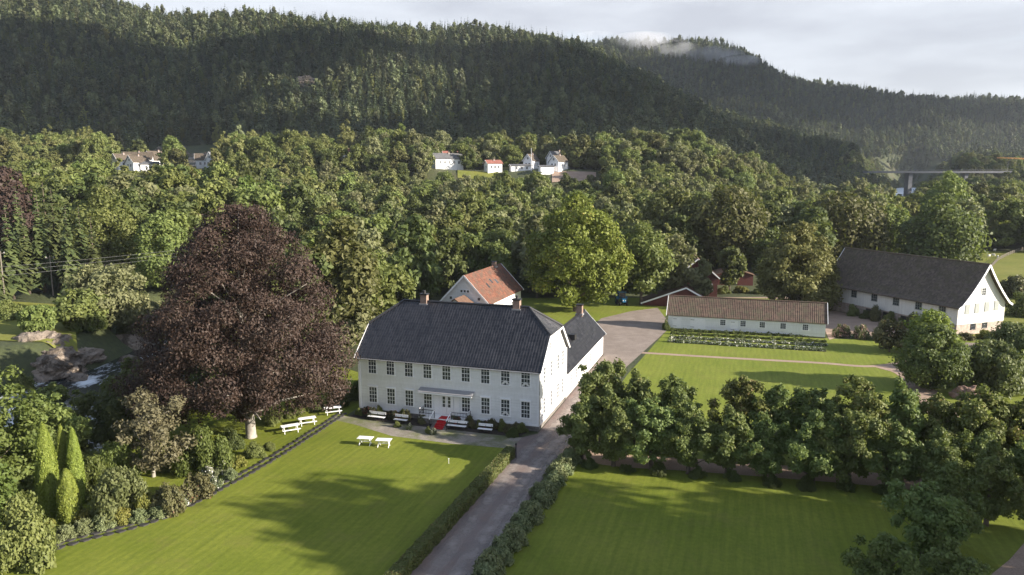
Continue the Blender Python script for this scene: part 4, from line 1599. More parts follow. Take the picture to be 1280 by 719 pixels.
def shrub_proto(key, seed, mat, shape='mound', n=900, leaf=.2, **k):
    V, T, C = crown_arrays(seed, 1.0, 1.0, shape=shape, nl=k.pop('nl', 22), lr=k.pop('lr', (.25, .42)), leaf=leaf, n=n, irr=k.pop('irr', .16), **k)
    SH[key] = (V, T, mat, [None])


def shrub(name, key, loc, w, h, label, cat, group=None, rz=None):
    V, T, mat, me = SH[key]
    if me[0] is None:
        o = npmesh(name, V, np.arange(len(V)).reshape(-1, 4), M[mat], None, T)
        me[0] = o.data
    else:
        o = bpy.data.objects.new(name, me[0])
        link(o)
    o.location = loc
    o.scale = (w / 2, w / 2, h)
    o.rotation_euler = (0, 0, random.random() * 6.28 if rz is None else rz)
    tag(o, label, cat, group)
    return o


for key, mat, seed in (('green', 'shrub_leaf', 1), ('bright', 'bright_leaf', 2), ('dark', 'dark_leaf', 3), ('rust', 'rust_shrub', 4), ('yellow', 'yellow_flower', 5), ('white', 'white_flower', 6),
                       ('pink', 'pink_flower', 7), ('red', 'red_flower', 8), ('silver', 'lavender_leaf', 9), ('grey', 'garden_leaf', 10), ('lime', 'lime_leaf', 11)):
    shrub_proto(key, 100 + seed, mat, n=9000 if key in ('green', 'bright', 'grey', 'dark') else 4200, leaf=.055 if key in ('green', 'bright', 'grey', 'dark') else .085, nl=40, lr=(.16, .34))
# px of the foot, py of the foot, width m, height m, kind, label
SHR = [
    (28, 700, 5.2, 4.6, 'green', 'big rounded yellow green shrub in the lower left corner'),
    (150, 645, 4.8, 3.9, 'grey', 'wide grey green shrub right of the golden thujas'),
    (258, 588, 4.6, 4.1, 'bright', 'round fresh green shrub between the thin tree and the copper beech'),
    (212, 640, 2.9, 2.4, 'rust', 'rusty shrub low in the middle of the left border'),
    (246, 622, 2.9, 2.2, 'rust', 'brownish shrub behind the white flowers of the border'),
    (180, 640, 2.3, 1.8, 'yellow', 'yellow green shrub left of the rusty shrub'),
    (66, 668, 1.5, .9, 'yellow', 'yellow leaved plant at the foot of the tallest thuja'),
    (112, 656, 1.7, 1.1, 'yellow', 'yellow leaved plant right of the shorter thuja'),
    (42, 694, 1.5, .9, 'white', 'white flowering plant beside the big corner shrub'),
    (62, 688, 1.4, .8, 'white', 'white flowering plant below the tallest thuja'),
    (88, 678, 1.9, 1.0, 'silver', 'lavender grey plant nearest the corner in the border'),
    (112, 670, 1.9, 1.0, 'silver', 'lavender grey plant below the shorter thuja'),
    (136, 664, 2.0, 1.1, 'silver', 'lavender grey plant below the wide grey green shrub'),
    (158, 657, 1.9, 1.2, 'yellow', 'pale yellow plant below the wide grey green shrub'),
    (268, 600, 1.7, 1.1, 'white', 'white flowering plant below the round fresh green shrub'),
    (286, 594, 1.7, 1.1, 'white', 'white flowering plant left of the yellow plant'),
    (276, 612, 1.6, .9, 'white', 'low white flowering plant close to the lawn edge'),
    (305, 588, 1.8, 1.3, 'yellow', 'yellow plant near the top of the left border'),
    (324, 573, 2.2, 1.4, 'green', 'green plant near the beech trunk at the lawn edge'),
    (337, 562, 1.5, .8, 'green', 'low green plant at the top of the left border'),
    (237, 634, 1.6, .9, 'white', 'whitish plant beside the stone edging below the rusty shrubs'),
    (205, 650, 1.7, .9, 'silver', 'silvery low plant beside the stone edging'),
    (182, 655, 1.6, .9, 'silver', 'silvery low plant left along the stone edging'),
    (258, 622, 1.6, .8, 'silver', 'silvery low plant right along the stone edging'),
    (296, 601, 1.5, .8, 'silver', 'silvery low plant below the yellow border plant'),
    (345, 528, 2.6, 1.9, 'green', 'green bush behind the nearest white picnic table'),
    (365, 521, 2.6, 2.0, 'green', 'green bush behind the second white picnic table'),
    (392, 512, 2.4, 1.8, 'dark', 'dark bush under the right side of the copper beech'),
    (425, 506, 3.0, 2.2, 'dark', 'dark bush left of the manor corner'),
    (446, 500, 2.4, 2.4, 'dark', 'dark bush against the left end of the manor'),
    (118, 618, 3.6, 3.4, 'bright', 'leafy green bush behind the wide grey green shrub'),
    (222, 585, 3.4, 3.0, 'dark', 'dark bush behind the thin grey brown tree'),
    (150, 600, 3.6, 3.6, 'bright', 'leafy green bush left of the thin grey brown tree'),
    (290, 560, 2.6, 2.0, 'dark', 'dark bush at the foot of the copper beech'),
    (1052, 421, 3.0, 2.1, 'pink', 'first pink flowering shrub beside the white shed end'),
    (1076, 423, 3.1, 2.3, 'pink', 'middle pink flowering shrub on the barn side lawn'),
    (1100, 425, 3.0, 2.1, 'pink', 'third pink flowering shrub, nearest the small dark tree'),
    (1240, 488, 8.8, 6.2, 'grey', 'wide feathery bush at the right edge below the barn'),
    (1204, 470, 4.2, 3.0, 'green', 'pale bush between the dense round tree and the feathery bush'),
    (1262, 440, 7.5, 4.6, 'grey', 'feathery bush beside the barn lane'),
    (1292, 470, 8, 6.5, 'grey', 'feathery bush cut by the right edge'),
    (1232, 424, 3.0, 1.6, 'yellow', 'yellowish plant at the foot of the barn gable'),
    (1205, 425, 3.2, 1.3, 'rust', 'brownish plant at the corner of the barn gable'),
    (1252, 422, 3.0, 1.5, 'rust', 'brownish plant at the far end of the barn gable'),
    (1275, 395, 7, 4.5, 'dark', 'dark bush on the bank right of the barn'),
    (1268, 372, 8, 5.0, 'rust', 'rusty bushes on the slope behind the barn gable'),
    (832, 412, 1.5, 1.8, 'dark', 'dark clipped bush at the left end of the white shed'),
    (12, 404, 6.0, 3.6, 'green', 'wide bush at the left edge above the rock outcrop'),
    (112, 412, 5.0, 3.4, 'bright', 'bush growing against the top of the rock outcrop'),
    (22, 446, 6.0, 4.2, 'green', 'wide bush at the left edge beside the rock outcrop'),
    (905, 368, 3.2, 1.8, 'green', 'leafy bush in the grass before the dark red shed'),
    (926, 367, 3.6, 1.6, 'yellow', 'yellowish bush in the grass behind the white shed'),
    (950, 368, 3.4, 1.5, 'green', 'leafy bush in the grass left of the domed olive tree'),
    (652, 541, 1.5, 1.1, 'green', 'clipped green bush at the right end of the facade bed'),
    (640, 545, 1.5, .9, 'dark', 'dark clipped bush at the right end of the facade bed'),
]
random.seed(9)
for px, py, w, h, key, lab in SHR:
    p = at(px, py)
    if px < 345 and py > 570 and h < 1.6:
        p = p + Vector((-.75, .55, 0))
    shrub('shrub' if key not in ('white', 'pink', 'yellow') else 'flowering_shrub', key, (p.x, p.y, tz(p.x, p.y) if p.y > 100 else 0), w, h, lab, 'shrub')
for i, lx in enumerate((-1.6, -4.2, -7.5, -9.8, -12.6, -15.5, -18.2, -21)):
    p = fr(BX, BY, BYAW, lx, -1.1 - .4 * (i % 2))
    shrub('shrub', ('dark', 'green', 'rust')[i % 3], (p[0], p[1], 0), 2.4, 1.6 + .7 * ((i * 7) % 3), f'{("dark", "green", "rusty")[i % 3]} shrub against the stone base of the barn, {ords[i]} from its gable corner', 'shrub', 'shrubs along the barn front')
# plants in the bed before the facade
fx = [.3, 1.2, 2.0, 2.8, 4.3, 5.0, 5.7, 6.3, 8.3, 12.0, 12.7, 13.9, 15.0, 15.8, 16.5, 17.7, 18.5, 19.3]
for i, x in enumerate(fx):
    key = 'red' if i in (1, 2, 4, 5, 10, 13) else ('rust' if i % 3 else 'green')
    p = hf(x, -.95 + .3 * math.sin(i * 2.3))
    shrub('bed_plant', key, (p[0], p[1], 0), 1.0 + .2 * (i % 3), .9 + .45 * ((i * 5) % 4) / 3, f'{dict(red="red flowering", rust="rusty brown", green="leafy green")[key]} plant in the facade bed, {("number " + str(i + 1)) if i >= 15 else ords[i]} from the left', 'plant', 'plants in the bed along the facade')
for i, (px, py) in enumerate(((512, 537), (535, 541), (541, 543), (496, 534))):
    p = at(px, py)
    shrub('potted_plant', 'green' if i % 2 else 'white', (p.x, p.y, 0), .8, .7, f'small {"green" if i % 2 else "white flowering"} plant by the entrance steps, {ords[i]} of four', 'plant', 'small plants by the entrance steps')
# low growth under the alley
random.seed(3)
for i in range(10):
    x = 7.5 + i * 3.1 + random.uniform(-.4, .4)
    y = 67.3 - .25 * (x - 6.6) + random.uniform(-.3, .3)
    shrub('shrub', 'dark', (x, y, 0), 1.7, .7 + random.random() * .6, 'low dark bush growing at the feet of the front row of limes', 'shrub', 'low bushes under the front row of limes')
# silver green shrub edging on the right of the drive
la, lb_ = at(606, 728), at(711, 579)
NLV = 17
for i in range(NLV):
    t = i / (NLV - 1)
    p = la.lerp(lb_, t)
    s = 1.0 + .25 * math.sin(i * 2.1)
    shrub('edging_shrub', 'silver', (p.x + .15 * math.sin(i * 3.7), p.y, 0), 2.25 * s ** .5, 1.25 * s, f'silver green mound right of the driveway, {ords[i] if i < 15 else ("next to last", "last")[i - 15]} from the near end', 'shrub', 'silver green mounds edging the driveway')


def leafy_bar(name, A, B, w, h, mat, leaf, n, seed, rnd=.06, label='', cat='hedge', group=None):
    """clipped row of foliage from A to B"""
    rng = np.random.default_rng(seed)
    A, B = Vector((A[0], A[1], 0)), Vector((B[0], B[1], 0))
    Ln = (B - A).length
    ang = math.atan2(B.y - A.y, B.x - A.x)
    areas = np.array([Ln * h, Ln * h, Ln * w, w * h, w * h])
    f = rng.choice(5, n, p=areas / areas.sum())
    s, t = rng.random(n), rng.random(n)
    X = np.where(f < 3, s * Ln, np.where(f == 3, 0, Ln))
    Y = np.select([f == 0, f == 1, f == 2], [-w / 2 * np.ones(n), w / 2 * np.ones(n), (t - .5) * w], (s - .5) * w)
    Z = np.where(f == 2, h, t * h)
    wob = rnd * np.sin(X * 2.1 + 3 * np.sin(X * .7)) + rnd * .7 * np.sin(X * 5.3 + Z * 3)
    N = np.stack([np.where(f == 3, -1, np.where(f == 4, 1, 0)), np.where(f == 0, -1, np.where(f == 1, 1, 0)), np.where(f == 2, 1, 0)], 1).astype(float)
    p = np.stack([X, Y, Z], 1) + N * (wob + rng.normal(size=n) * rnd * .7)[:, None]
    nr = N * .9 + rng.normal(size=(n, 3)) * .5
    nr /= np.linalg.norm(nr, axis=1)[:, None]
    a = rng.normal(size=(n, 3))
    a -= nr * (a * nr).sum(1)[:, None]
    a /= np.linalg.norm(a, axis=1)[:, None]
    b = np.cross(nr, a)
    sz = leaf * rng.uniform(.6, 1.3, n)[:, None]
    V = np.stack([p + a * sz * .75, p + b * sz * .5, p - a * sz * .75, p - b * sz * .5], 1).reshape(-1, 3)
    o = npmesh(name, V, np.arange(len(V)).reshape(-1, 4), mat, None, np.repeat(rng.random(n), 4))
    o.location = A
    o.rotation_euler = (0, 0, ang)
    tag(o, label, cat, group)
    return o


leafy_bar('clipped_hedge', hedge_a, tuple(at(638, 571)[:2]), 0.9, 1.0, M['hedge_leaf'], .095, 34000, 5, .035, 'long clipped hedge between the front lawn and the driveway', 'hedge')
for i, (xa, ya, xb, yb, w, h, mt, lab) in enumerate(((90, 418, 1055, 462, .7, .55, 'dark_leaf', 'dark planted row right against the long white shed'),
                                                  (95, 437, 1060, 489, .7, .5, 'hedge_leaf', 'green planted row second from the long white shed'),
                                                  (90, 462, 1065, 512, .9, .55, 'white_flower', 'white flowering row third from the long white shed'),
                                                  (76, 486, 1062, 545, 1.0, .7, 'white_flower', 'white flowering row farthest from the long white shed'))):
    A, B = at(820 + xa / 4.99, 330 + ya / 4.99), at(820 + xb / 4.99, 330 + yb / 4.99)
    leafy_bar('flower_row', A, B, w * .62, h * .62, M[mt], .17, 3600, 30 + i, .12, lab, 'flower bed', 'planted rows in front of the long white shed')
    sheet('row_soil', ribbon([tuple(A[:2]), tuple(B[:2])], w * .62 + .25), .034, M['soil'])

# ------------------------------------------------------------------ stone edging of the lawn
random.seed(12)
slabs = []
for k in range(4):
    mb = MB()
    pts = []
    for j in range(7):
        a = j * 2 * math.pi / 7
        pts.append((.38 * math.cos(a) * random.uniform(.8, 1.2), .25 * math.sin(a) * random.uniform(.8, 1.2)))
    mb.face([(x, y, .07) for x, y in pts])
    for j in range(7):
        q, r = pts[j], pts[(j + 1) % 7]
        mb.face([(q[0], q[1], -.05), (r[0], r[1], -.05), (r[0], r[1], .07), (q[0], q[1], .07)])
    slabs.append([mb, None])
dist, prev = 0, None
seg = []
for a, b in zip(edge_line[:-1], edge_line[1:]):
    a, b = Vector(a), Vector(b)
    n = 20
    for j in range(n):
        seg.append((a.lerp(b, j / n), (b - a).normalized()))
last, cnt = None, 0
for p, t in seg:
    if last is not None and (p - last).length < .80:
        continue
    last = p
    nrm = Vector((-t.y, t.x))
    for row, off in ((0, -.25), (1, .50)):
        k = random.randrange(4)
        if slabs[k][1] is None:
            o = slabs[k][0].build('edging_stone', M['slab'])
            slabs[k][1] = o.data
        else:
            o = bpy.data.objects.new('edging_stone', slabs[k][1])
            link(o)
        q = p + nrm * (off + random.uniform(-.06, .06))
        o.location = (q.x, q.y, .03)
        o.rotation_euler = (0, 0, math.atan2(t.y, t.x) + random.uniform(-.25, .25))
        tag(o, f'flat dark stone in the {"row next to the lawn" if row == 0 else "row next to the border"} of the curved lawn edging', 'stone', 'flat stones edging the front lawn')

# ------------------------------------------------------------------ garden furniture
def slats(mb, x0, x1, y0, y1, z, n, th=.035, gap=.02):
    w = (y1 - y0) / n
    for i in range(n):
        mb.box((x0, y0 + i * w + gap / 2, z - th), (x1, y0 + (i + 1) * w - gap / 2, z))


def make_bench(L):
    e = empty('garden_bench')
    mb = MB()
    slats(mb, -L / 2, L / 2, -.28, .18, .46, 3)
    mb.build('seat', M['trim'], e)
    mb = MB()
    for z in (.66, .82):
        mb.box((-L / 2, .235, z), (L / 2, .265, z + .13))
    mb.build('backrest', M['trim'], e)
    for s in (-1, 0, 1):
        mb = MB()
        x = s * (L / 2 - .18)
        mb.bar((x, -.24, 0), (x, -.22, .425), .05, .05)
        mb.bar((x, .15, 0), (x, .29, .98), .05, .05)
        mb.bar((x, -.26, .40), (x, .22, .40), .04, .04)
        mb.build('leg', M['dark_metal'], e)
    return e


bench_a, bench_b = make_bench(2.1), None
bx = [(3.1, -1.95, 2.1), (6.15, -2.05, 1.6), (12.85, -2.0, 2.2), (16.15, -2.05, 1.6)]
labs = ['white slatted bench farthest left along the facade bed', 'short white bench just left of the entrance steps', 'long white bench just right of the entrance steps', 'short white bench nearest the right corner of the manor']
for i, (x, y, L) in enumerate(bx):
    e = bench_a if i == 0 else copy_tree(bench_a)
    p = hf(x, y)
    e.location = (p[0], p[1], 0.02)
    e.rotation_euler = (0, 0, HYAW + .02 * (i - 1))
    e.scale = (L / 2.1, 1, 1)
    tag(e, labs[i], 'bench', 'white benches along the facade')


def make_table():
    e = empty('garden_table')
    mb = MB()
    slats(mb, -.78, .78, -.42, .42, .76, 5, .04)
    mb.build('table_top', M['trim'], e)
    for s in (-1, 1):
        mb = MB()
        mb.bar((s * .56, -.38, 0), (s * .56, .34, .72), .05, .09)
        mb.bar((s * .50, .38, 0), (s * .50, -.34, .72), .05, .09)
        mb.build('leg', M['trim'], e)
    mb = MB()
    mb.bar((-.53, 0, .36), (.53, 0, .36), .05, .07)
    mb.build('stretcher', M['trim'], e)
    return e


tb = make_table()
for i, (px, py, lab) in enumerate(((457, 556, 'white cross legged table on the lawn, the left of the pair'), (480, 558.5, 'white cross legged table on the lawn, the right of the pair'))):
    e = tb if i == 0 else copy_tree(tb)
    p = at(px, py)
    e.location = (p.x, p.y, .02)
    e.rotation_euler = (0, 0, -.16 + .05 * i)
    tag(e, lab, 'table', 'white tables on the front lawn')


def make_picnic():
    e = empty('picnic_table')
    mb = MB()
    slats(mb, -.95, .95, -.38, .38, .75, 5, .04)
    mb.build('table_top', M['trim'], e)
    for s in (-1, 1):
        mb = MB()
        slats(mb, -.95, .95, s * .72 - .14, s * .72 + .14, .46, 2, .04)
        mb.build('bench_seat', M['trim'], e)
    for s in (-1, 1):
        mb = MB()
        mb.bar((s * .7, -.62, 0), (s * .7, -.22, .71), .05, .09)
        mb.bar((s * .7, .62, 0), (s * .7, .22, .71), .05, .09)
        mb.bar((s * .7, -.84, .40), (s * .7, .84, .40), .05, .08)
        mb.build('leg', M['trim'], e)
    return e


pc = make_picnic()
for i, (px, py, rz, lab) in enumerate(((363, 540, .5, 'white picnic table nearest the copper beech trunk'), (384, 530.5, .45, 'white picnic table in the middle of the row under the copper beech'),
                                      (416, 517, .4, 'white picnic table farthest from the beech trunk, near the manor corner'), (437, 497, .1, 'white picnic table in the shade beside the left end of the manor'))):
    e = pc if i == 0 else copy_tree(pc)
    p = at(px, py)
    e.location = (p.x, p.y, .02)
    e.rotation_euler = (0, 0, rz)
    tag(e, lab, 'picnic table', 'white picnic tables under the beech')
# small posts
mb = MB()
mb.tube([(0, 0, 0), (0, 0, 1.35)], [.06, .05], 8)
mb.tube([(0, 0, 1.35), (0, 0, 1.5), (0, 0, 1.55)], [.09, .09, .02], 8)
o = mb.build('hedge_post', M['dark_metal'])
p = at(645, 573)
o.location = (p.x, p.y, .02)
tag(o, 'dark post at the end of the clipped hedge by the driveway', 'post')
mb = MB()
mb.tube([(0, 0, 0), (0, 0, .5)], [.018, .018], 6)
mb.tube([(-.06, 0, .5), (.06, 0, .52)], [.03, .02], 6)
o = mb.build('lawn_sprinkler', M['trim'])
p = at(561, 580)
o.location = (p.x, p.y, .02)
tag(o, 'small white sprinkler stake standing alone on the front lawn', 'sprinkler')

# ------------------------------------------------------------------ rocks
def rock(name, loc, sx, sy, sz, seed, label, mat='rock', rz=0):
    bm = bmesh.new()
    bmesh.ops.create_icosphere(bm, subdivisions=6 if sx > 5 else 4, radius=1)
    rng = random.Random(seed)
    o1, o2 = Vector([rng.uniform(-9, 9) for _ in range(3)]), Vector([rng.uniform(-9, 9) for _ in range(3)])
    from mathutils import noise
    for v in bm.verts:
        n = v.co.normalized()
        d = noise.noise(n * 1.5 + o1) * .32 + noise.noise(Vector((n.x * 3, n.y * 3, n.z * 7)) + o2) * .13 + abs(noise.noise(Vector((n.x * 5 + n.z * 4, n.y * 9, n.z * 5)) + o1)) * .12
        d += noise.noise(n * 13 + o2) * .045 + noise.noise(Vector((n.x * 9, n.y * 22, n.z * 26)) + o1) * .035
        v.co = n * (1 + d)
        v.co = Vector((v.co.x * sx, v.co.y * sy, v.co.z * sz))
    me = bpy.data.meshes.new(name)
    bm.to_mesh(me)
    bm.free()
    me.materials.append(M[mat])
    o = bpy.data.objects.new(name, me)
    link(o)
    o.location = loc
    o.rotation_euler = (0, 0, rz)
    tag(o, label, 'rock')
    return o


rock('rock_outcrop', (-79.5, 123.0, -5.2), 8.2, 8.0, 5.6, 3, 'broad bare grey rock outcrop beside the river rapids')
rock('rock_outcrop', (-73.5, 138.5, -5.6), 4.2, 3.2, 2.6, 4, 'low dark rock at the water edge behind the broad outcrop', rz=.4)
for i, (x, y, s) in enumerate(((-68, 128, 1.1), (-64.5, 122, .8), (-70, 116, 1.0), (-60, 131, 1.2), (-62, 112, .9), (-66.5, 106, .7), (-57, 104, .9))):
    rock('river_boulder', (x, y, -5.2), s * 1.5, s * 1.1, s, 20 + i, f'wet boulder in the rapids, {ords[i]} downstream of the rock outcrop')
for i, (px, y, sx, sz, lab) in enumerate(((392, 640, 8, 6, 'small pale rock face among the conifers in the middle of the near hill'), (478, 820, 11, 6, 'rock face just below the near ridge above the manor'), (335, 470, 9, 5, 'pale rock face at the foot of the hill above the copper beech'), (225, 466, 10, 5, 'grey rock slope behind the upper village'))):
    x = (px - 640) / F_PX * y
    rock('hill_rock', (x, y - 4, tz(x, y - 4) + sz * .4), sx, 5, sz, 60 + i, lab)
HROCK = [(392, 640), (478, 820), (335, 470), (225, 466)]
rock('earth_mound', (57.0, 89.2, -.3), 2.3, 1.8, 1.75, 9, 'rounded brown mound behind the dense round tree', 'clay')

# ------------------------------------------------------------------ tractor
tr = empty('tractor', (at(780, 384).x, 156.5, 0), .1)
tag(tr, 'blue tractor parked under the trees beyond the yard', 'tractor')
mb = MB()
mb.box((-.42, -2.0, .75), (.42, -.2, 1.55))
mb.box((-.36, -2.1, .8), (.36, -2.001, 1.4))
mb.build('hood', M['tractor_blue'], tr, bevel=.08)
mb = MB()
for s in (-1, 1):
    for y in (-.25, 1.1):
        mb.bar((s * .72, y, 1.2), (s * .66, y, 2.6), .08, .08)
mb.box((-.8, -.4, 2.6), (.8, 1.25, 2.74))
cab = mb.build('cab', M['tractor_blue'], tr)
mb = MB()
mb.box((-.64, -.22, 1.3), (.64, 1.06, 2.59))
mb.build('cab_glass', M['glass'], cab)
for s in (-1, 1):
    mb = MB()
    mb.tube([(s * .7, .75, .8), (s * 1.15, .75, .8)], [.8, .8], 20)
    w = mb.build('rear_wheel', M['rubber'], tr)
    mb = MB()
    mb.tube([(s * 1.151, .75, .8), (s * 1.17, .75, .8)], [.42, .40], 16)
    mb.build('rim', M['tractor_blue'], w)
    mb = MB()
    mb.tube([(s * .6, -1.5, .5), (s * .92, -1.5, .5)], [.5, .5], 18)
    mb.build('front_wheel', M['rubber'], tr)
    mb = MB()
    mb.box((s * .93 - .28, .1, 1.62), (s * .93 + .28, 1.4, 1.7))
    mb.box((s * .93 - .28, -.06, 1.2), (s * .93 + .28, .1, 1.699))
    mb.build('fender', M['tractor_blue'], tr)
    mb = MB()
    mb.tube([(s * .25, -2.13, 1.2), (s * .25, -2.101, 1.2)], [.1, .1], 10)
    mb.build('headlight', M['trim'], tr)
# ------------------------------------------------------------------ village on the slope
def on(px, y):
    x = (px - 640) / F_PX * (y * CP + 1.0 * SP)
    return x, y, tz(x, y)


VHOUSES = []


def vhouse(px, y, yaw, W, L, ze, zr, wm, rm_, lab, dz=0.0, **k):
    VHOUSES.append((px, y))
    W, L, ze, zr = W * .86, L * .86, ze * .86, zr * .86
    x, y, z = on(px, y)
    return small_house('village_house', (x, y, z + .3 + dz), yaw, W, L, ze, zr, wm, rm_, lab, **k)


vhouse(539, 372, -1.1, 7.5, 17, 4.6, 7.6, 'white_plain', 'grey_tile', 'long white village house with pale grey red roof', nwin=5)
vhouse(553, 389, -1.3, 7, 10, 6.4, 9.2, 'far_red', 'far_red', 'red house rising behind the long white village house', nwin=3)
vhouse(605, 370, -1.2, 7, 8.5, 4.4, 6.2, 'white_plain', 'far_red', 'small white village house with red roof and dark basement', nwin=3)
vhouse(654, 377, -.5, 6, 9, 4.8, 8.4, 'white_plain', 'barn_tile', 'white village house with dark roof beside the flagpole', nwin=3)
vhouse(686, 366, -.7, 6.8, 9, 4.2, 7.6, 'white_plain', 'barn_tile', 'white gabled village house right of the low garage', nwin=2)
vhouse(683, 384, -.9, 7, 12, 5.6, 9.4, 'white_plain', 'grey_tile', 'white village house behind the gabled one', nwin=3)
vhouse(673, 364, -1.35, 5, 7.5, 2.6, 3.3, 'white_plain', 'grey_tile', 'low white garage between the two gabled village houses', nwin=0, gwin=0, chim=False)
vhouse(637, 372, -1.35, 5, 12, 2.6, 3.4, 'white_plain', 'grey_tile', 'low pale building left of the flagpole', nwin=3, gwin=0, chim=False)
vhouse(140, 372, -.55, 7.0, 10, 4.6, 8.2, 'white_plain', 'barn_tile', 'white gabled house at the left end of the upper village', nwin=2)
vhouse(158, 369, -.5, 7.2, 10, 4.2, 7.8, 'white_plain', 'barn_tile', 'white gabled house second from the left in the upper village', nwin=2)
vhouse(178, 373, -1.2, 6, 9, 3.6, 5.0, 'white_plain', 'grey_tile', 'low white annex right of the two gabled houses', nwin=2, chim=False)
vhouse(158, 402, -1.25, 8, 16, 4.8, 9.0, 'white_plain', 'barn_tile', 'long white house with dark roof above the two gabled ones', nwin=4)
vhouse(182, 410, -.6, 8, 13, 5.0, 10.5, 'white_plain', 'barn_tile', 'tall dark roofed house behind the upper village', nwin=3)
vhouse(246, 405, -1.2, 8, 11, 4.8, 8.6, 'white_plain', 'barn_tile', 'dark roofed white house near the cleared slope', nwin=3)
vhouse(258, 396, -.2, 5.5, 8, 4.8, 9.4, 'white_plain', 'grey_tile', 'narrow white gabled house right of the dark roofed one', nwin=2)
vhouse(420, 394, -1.0, 7, 9, 5.2, 8.6, 'white_plain', 'far_red', 'white house with orange red roof above the middle of the wood', nwin=2)
vhouse(441, 392, -.9, 6, 8, 4.6, 7.8, 'white_plain', 'far_red', 'small white house right of the orange roofed one', nwin=2)
x, y, z = on(664, 366)
mb = MB()
mb.tube([(0, 0, -.5), (0, 0, 10.5)], [.14, .07], 8)
mb.tube([(0, 0, 10.5), (0, 0, 10.7)], [.14, .05], 8)
o = mb.build('flagpole', M['trim'])
o.location = (x, y, z)
tag(o, 'white flagpole standing between the village houses', 'flagpole')


def draped(name, px0, px1, y0, y1, mat, dz=.25):
    xs = np.linspace(0, 1, 24)
    ys = np.linspace(y0, y1, 14)
    V = []
    for yv in ys:
        for t in xs:
            x = (px0 + (px1 - px0) * t - 640) / F_PX * (yv * CP + SP)
            V.append((x, yv, tz(x, yv) + dz))
    n = 24
    Q = [(j * n + i, j * n + i + 1, (j + 1) * n + i + 1, (j + 1) * n + i) for j in range(13) for i in range(n - 1)]
    o = npmesh(name, V, Q, mat, smooth=True)
    tag(o, kind='structure')


draped('river_meadow', -130, 78, 120, 152, M['meadow'], .15)
draped('meadow', 1205, 1560, 123, 252, M['meadow'], .12)
draped('village_lawn', 572, 622, 357, 370, M['meadow'])
draped('field', 690, 745, 352, 363, M['path'])
draped('field', 1183, 1203, 640, 700, M['meadow'])
draped('cleared_slope', 196, 282, 418, 462, M['scrub'], .3)

# ------------------------------------------------------------------ bridge, crane
br_ = empty('road_bridge', (352, 620, 30.6), 0)
tag(br_, 'long grey road bridge over the river far behind the barn', 'bridge')
mb = MB()
mb.box((-60, -5, -1.6), (110, 5, 0))
mb.build('deck', M['concrete'], br_)
for y in (-4.9, 4.9):
    mb = MB()
    mb.box((-60, y - .1, .9), (110, y + .1, 1.05))
    for x in range(-60, 111, 4):
        mb.box((x - .08, y - .07, .001), (x + .08, y + .07, .9))
    mb.build('parapet', M['concrete'], br_)
for x in (-24, 22, 68):
    mb = MB()
    mb.box((x - 1.6, -3.2, -30), (x + 1.6, 3.2, -1.601))
    mb.build('pier', M['concrete'], br_)
for k, x in enumerate((60, 88)):
    mb = MB()
    mb.tube([(0, 0, 0), (0, 0, 8), (0, -1.5, 8.6)], [.12, .09, .06], 6)
    mb.box((-.2, -2.1, 8.5), (.2, -1.3, 8.66))
    o = mb.build('street_lamp', M['zinc'])
    o.location = (352 + x, 620 + 4.3, 30.6)
    tag(o, f'tall thin street lamp on the road bridge, {("nearer the orange crane" if k else "nearer the tree tops")}', 'street lamp')
cr = empty('crane', (436, 575, 3), 0)
tag(cr, 'orange crane with a long jib reaching in above the valley wood', 'crane')
mb = MB()
A0, A1 = Vector((-65.5, 0, 37.3)), Vector((0, 0, 34.5))
for o0 in (Vector((0, -.5, 0)), Vector((0, .5, 0)), Vector((0, 0, 1.1))):
    mb.bar(A0 + o0 * .4, A1 + o0, .22, .22)
for i in range(24):
    a, b = A0.lerp(A1, i / 24), A0.lerp(A1, (i + 1) / 24)
    mb.bar(a + Vector((0, -.3, 0)), b + Vector((0, 0, .9)), .12, .12)
    mb.bar(a + Vector((0, .3, 0)), b + Vector((0, 0, .9)), .12, .12)
mb.build('jib', M['orange_metal'], cr)
mb = MB()
for sx in (-1, 1):
    for sy in (-1, 1):
        mb.bar((sx, sy, -2), (sx * .6, sy * .6, 42), .25, .25)
for i in range(20):
    mb.bar((-1, -1, i * 2), (1, -1, i * 2 + 2), .1, .1)
    mb.bar((1, 1, i * 2), (-1, 1, i * 2 + 2), .1, .1)
mb.build('mast', M['orange_metal'], cr)
mb = MB()
mb.bar((0, 0, 42), (-40, 0, 37.4), .12, .12)
mb.bar((0, 0, 42), (12, 0, 35), .12, .12)
mb.build('stay_cable', M['dark_metal'], cr)
mb = MB()
mb.box((-1.2, -1.2, 31.5), (1.2, 1.2, 34))
mb.build('cab', M['orange_metal'], cr)

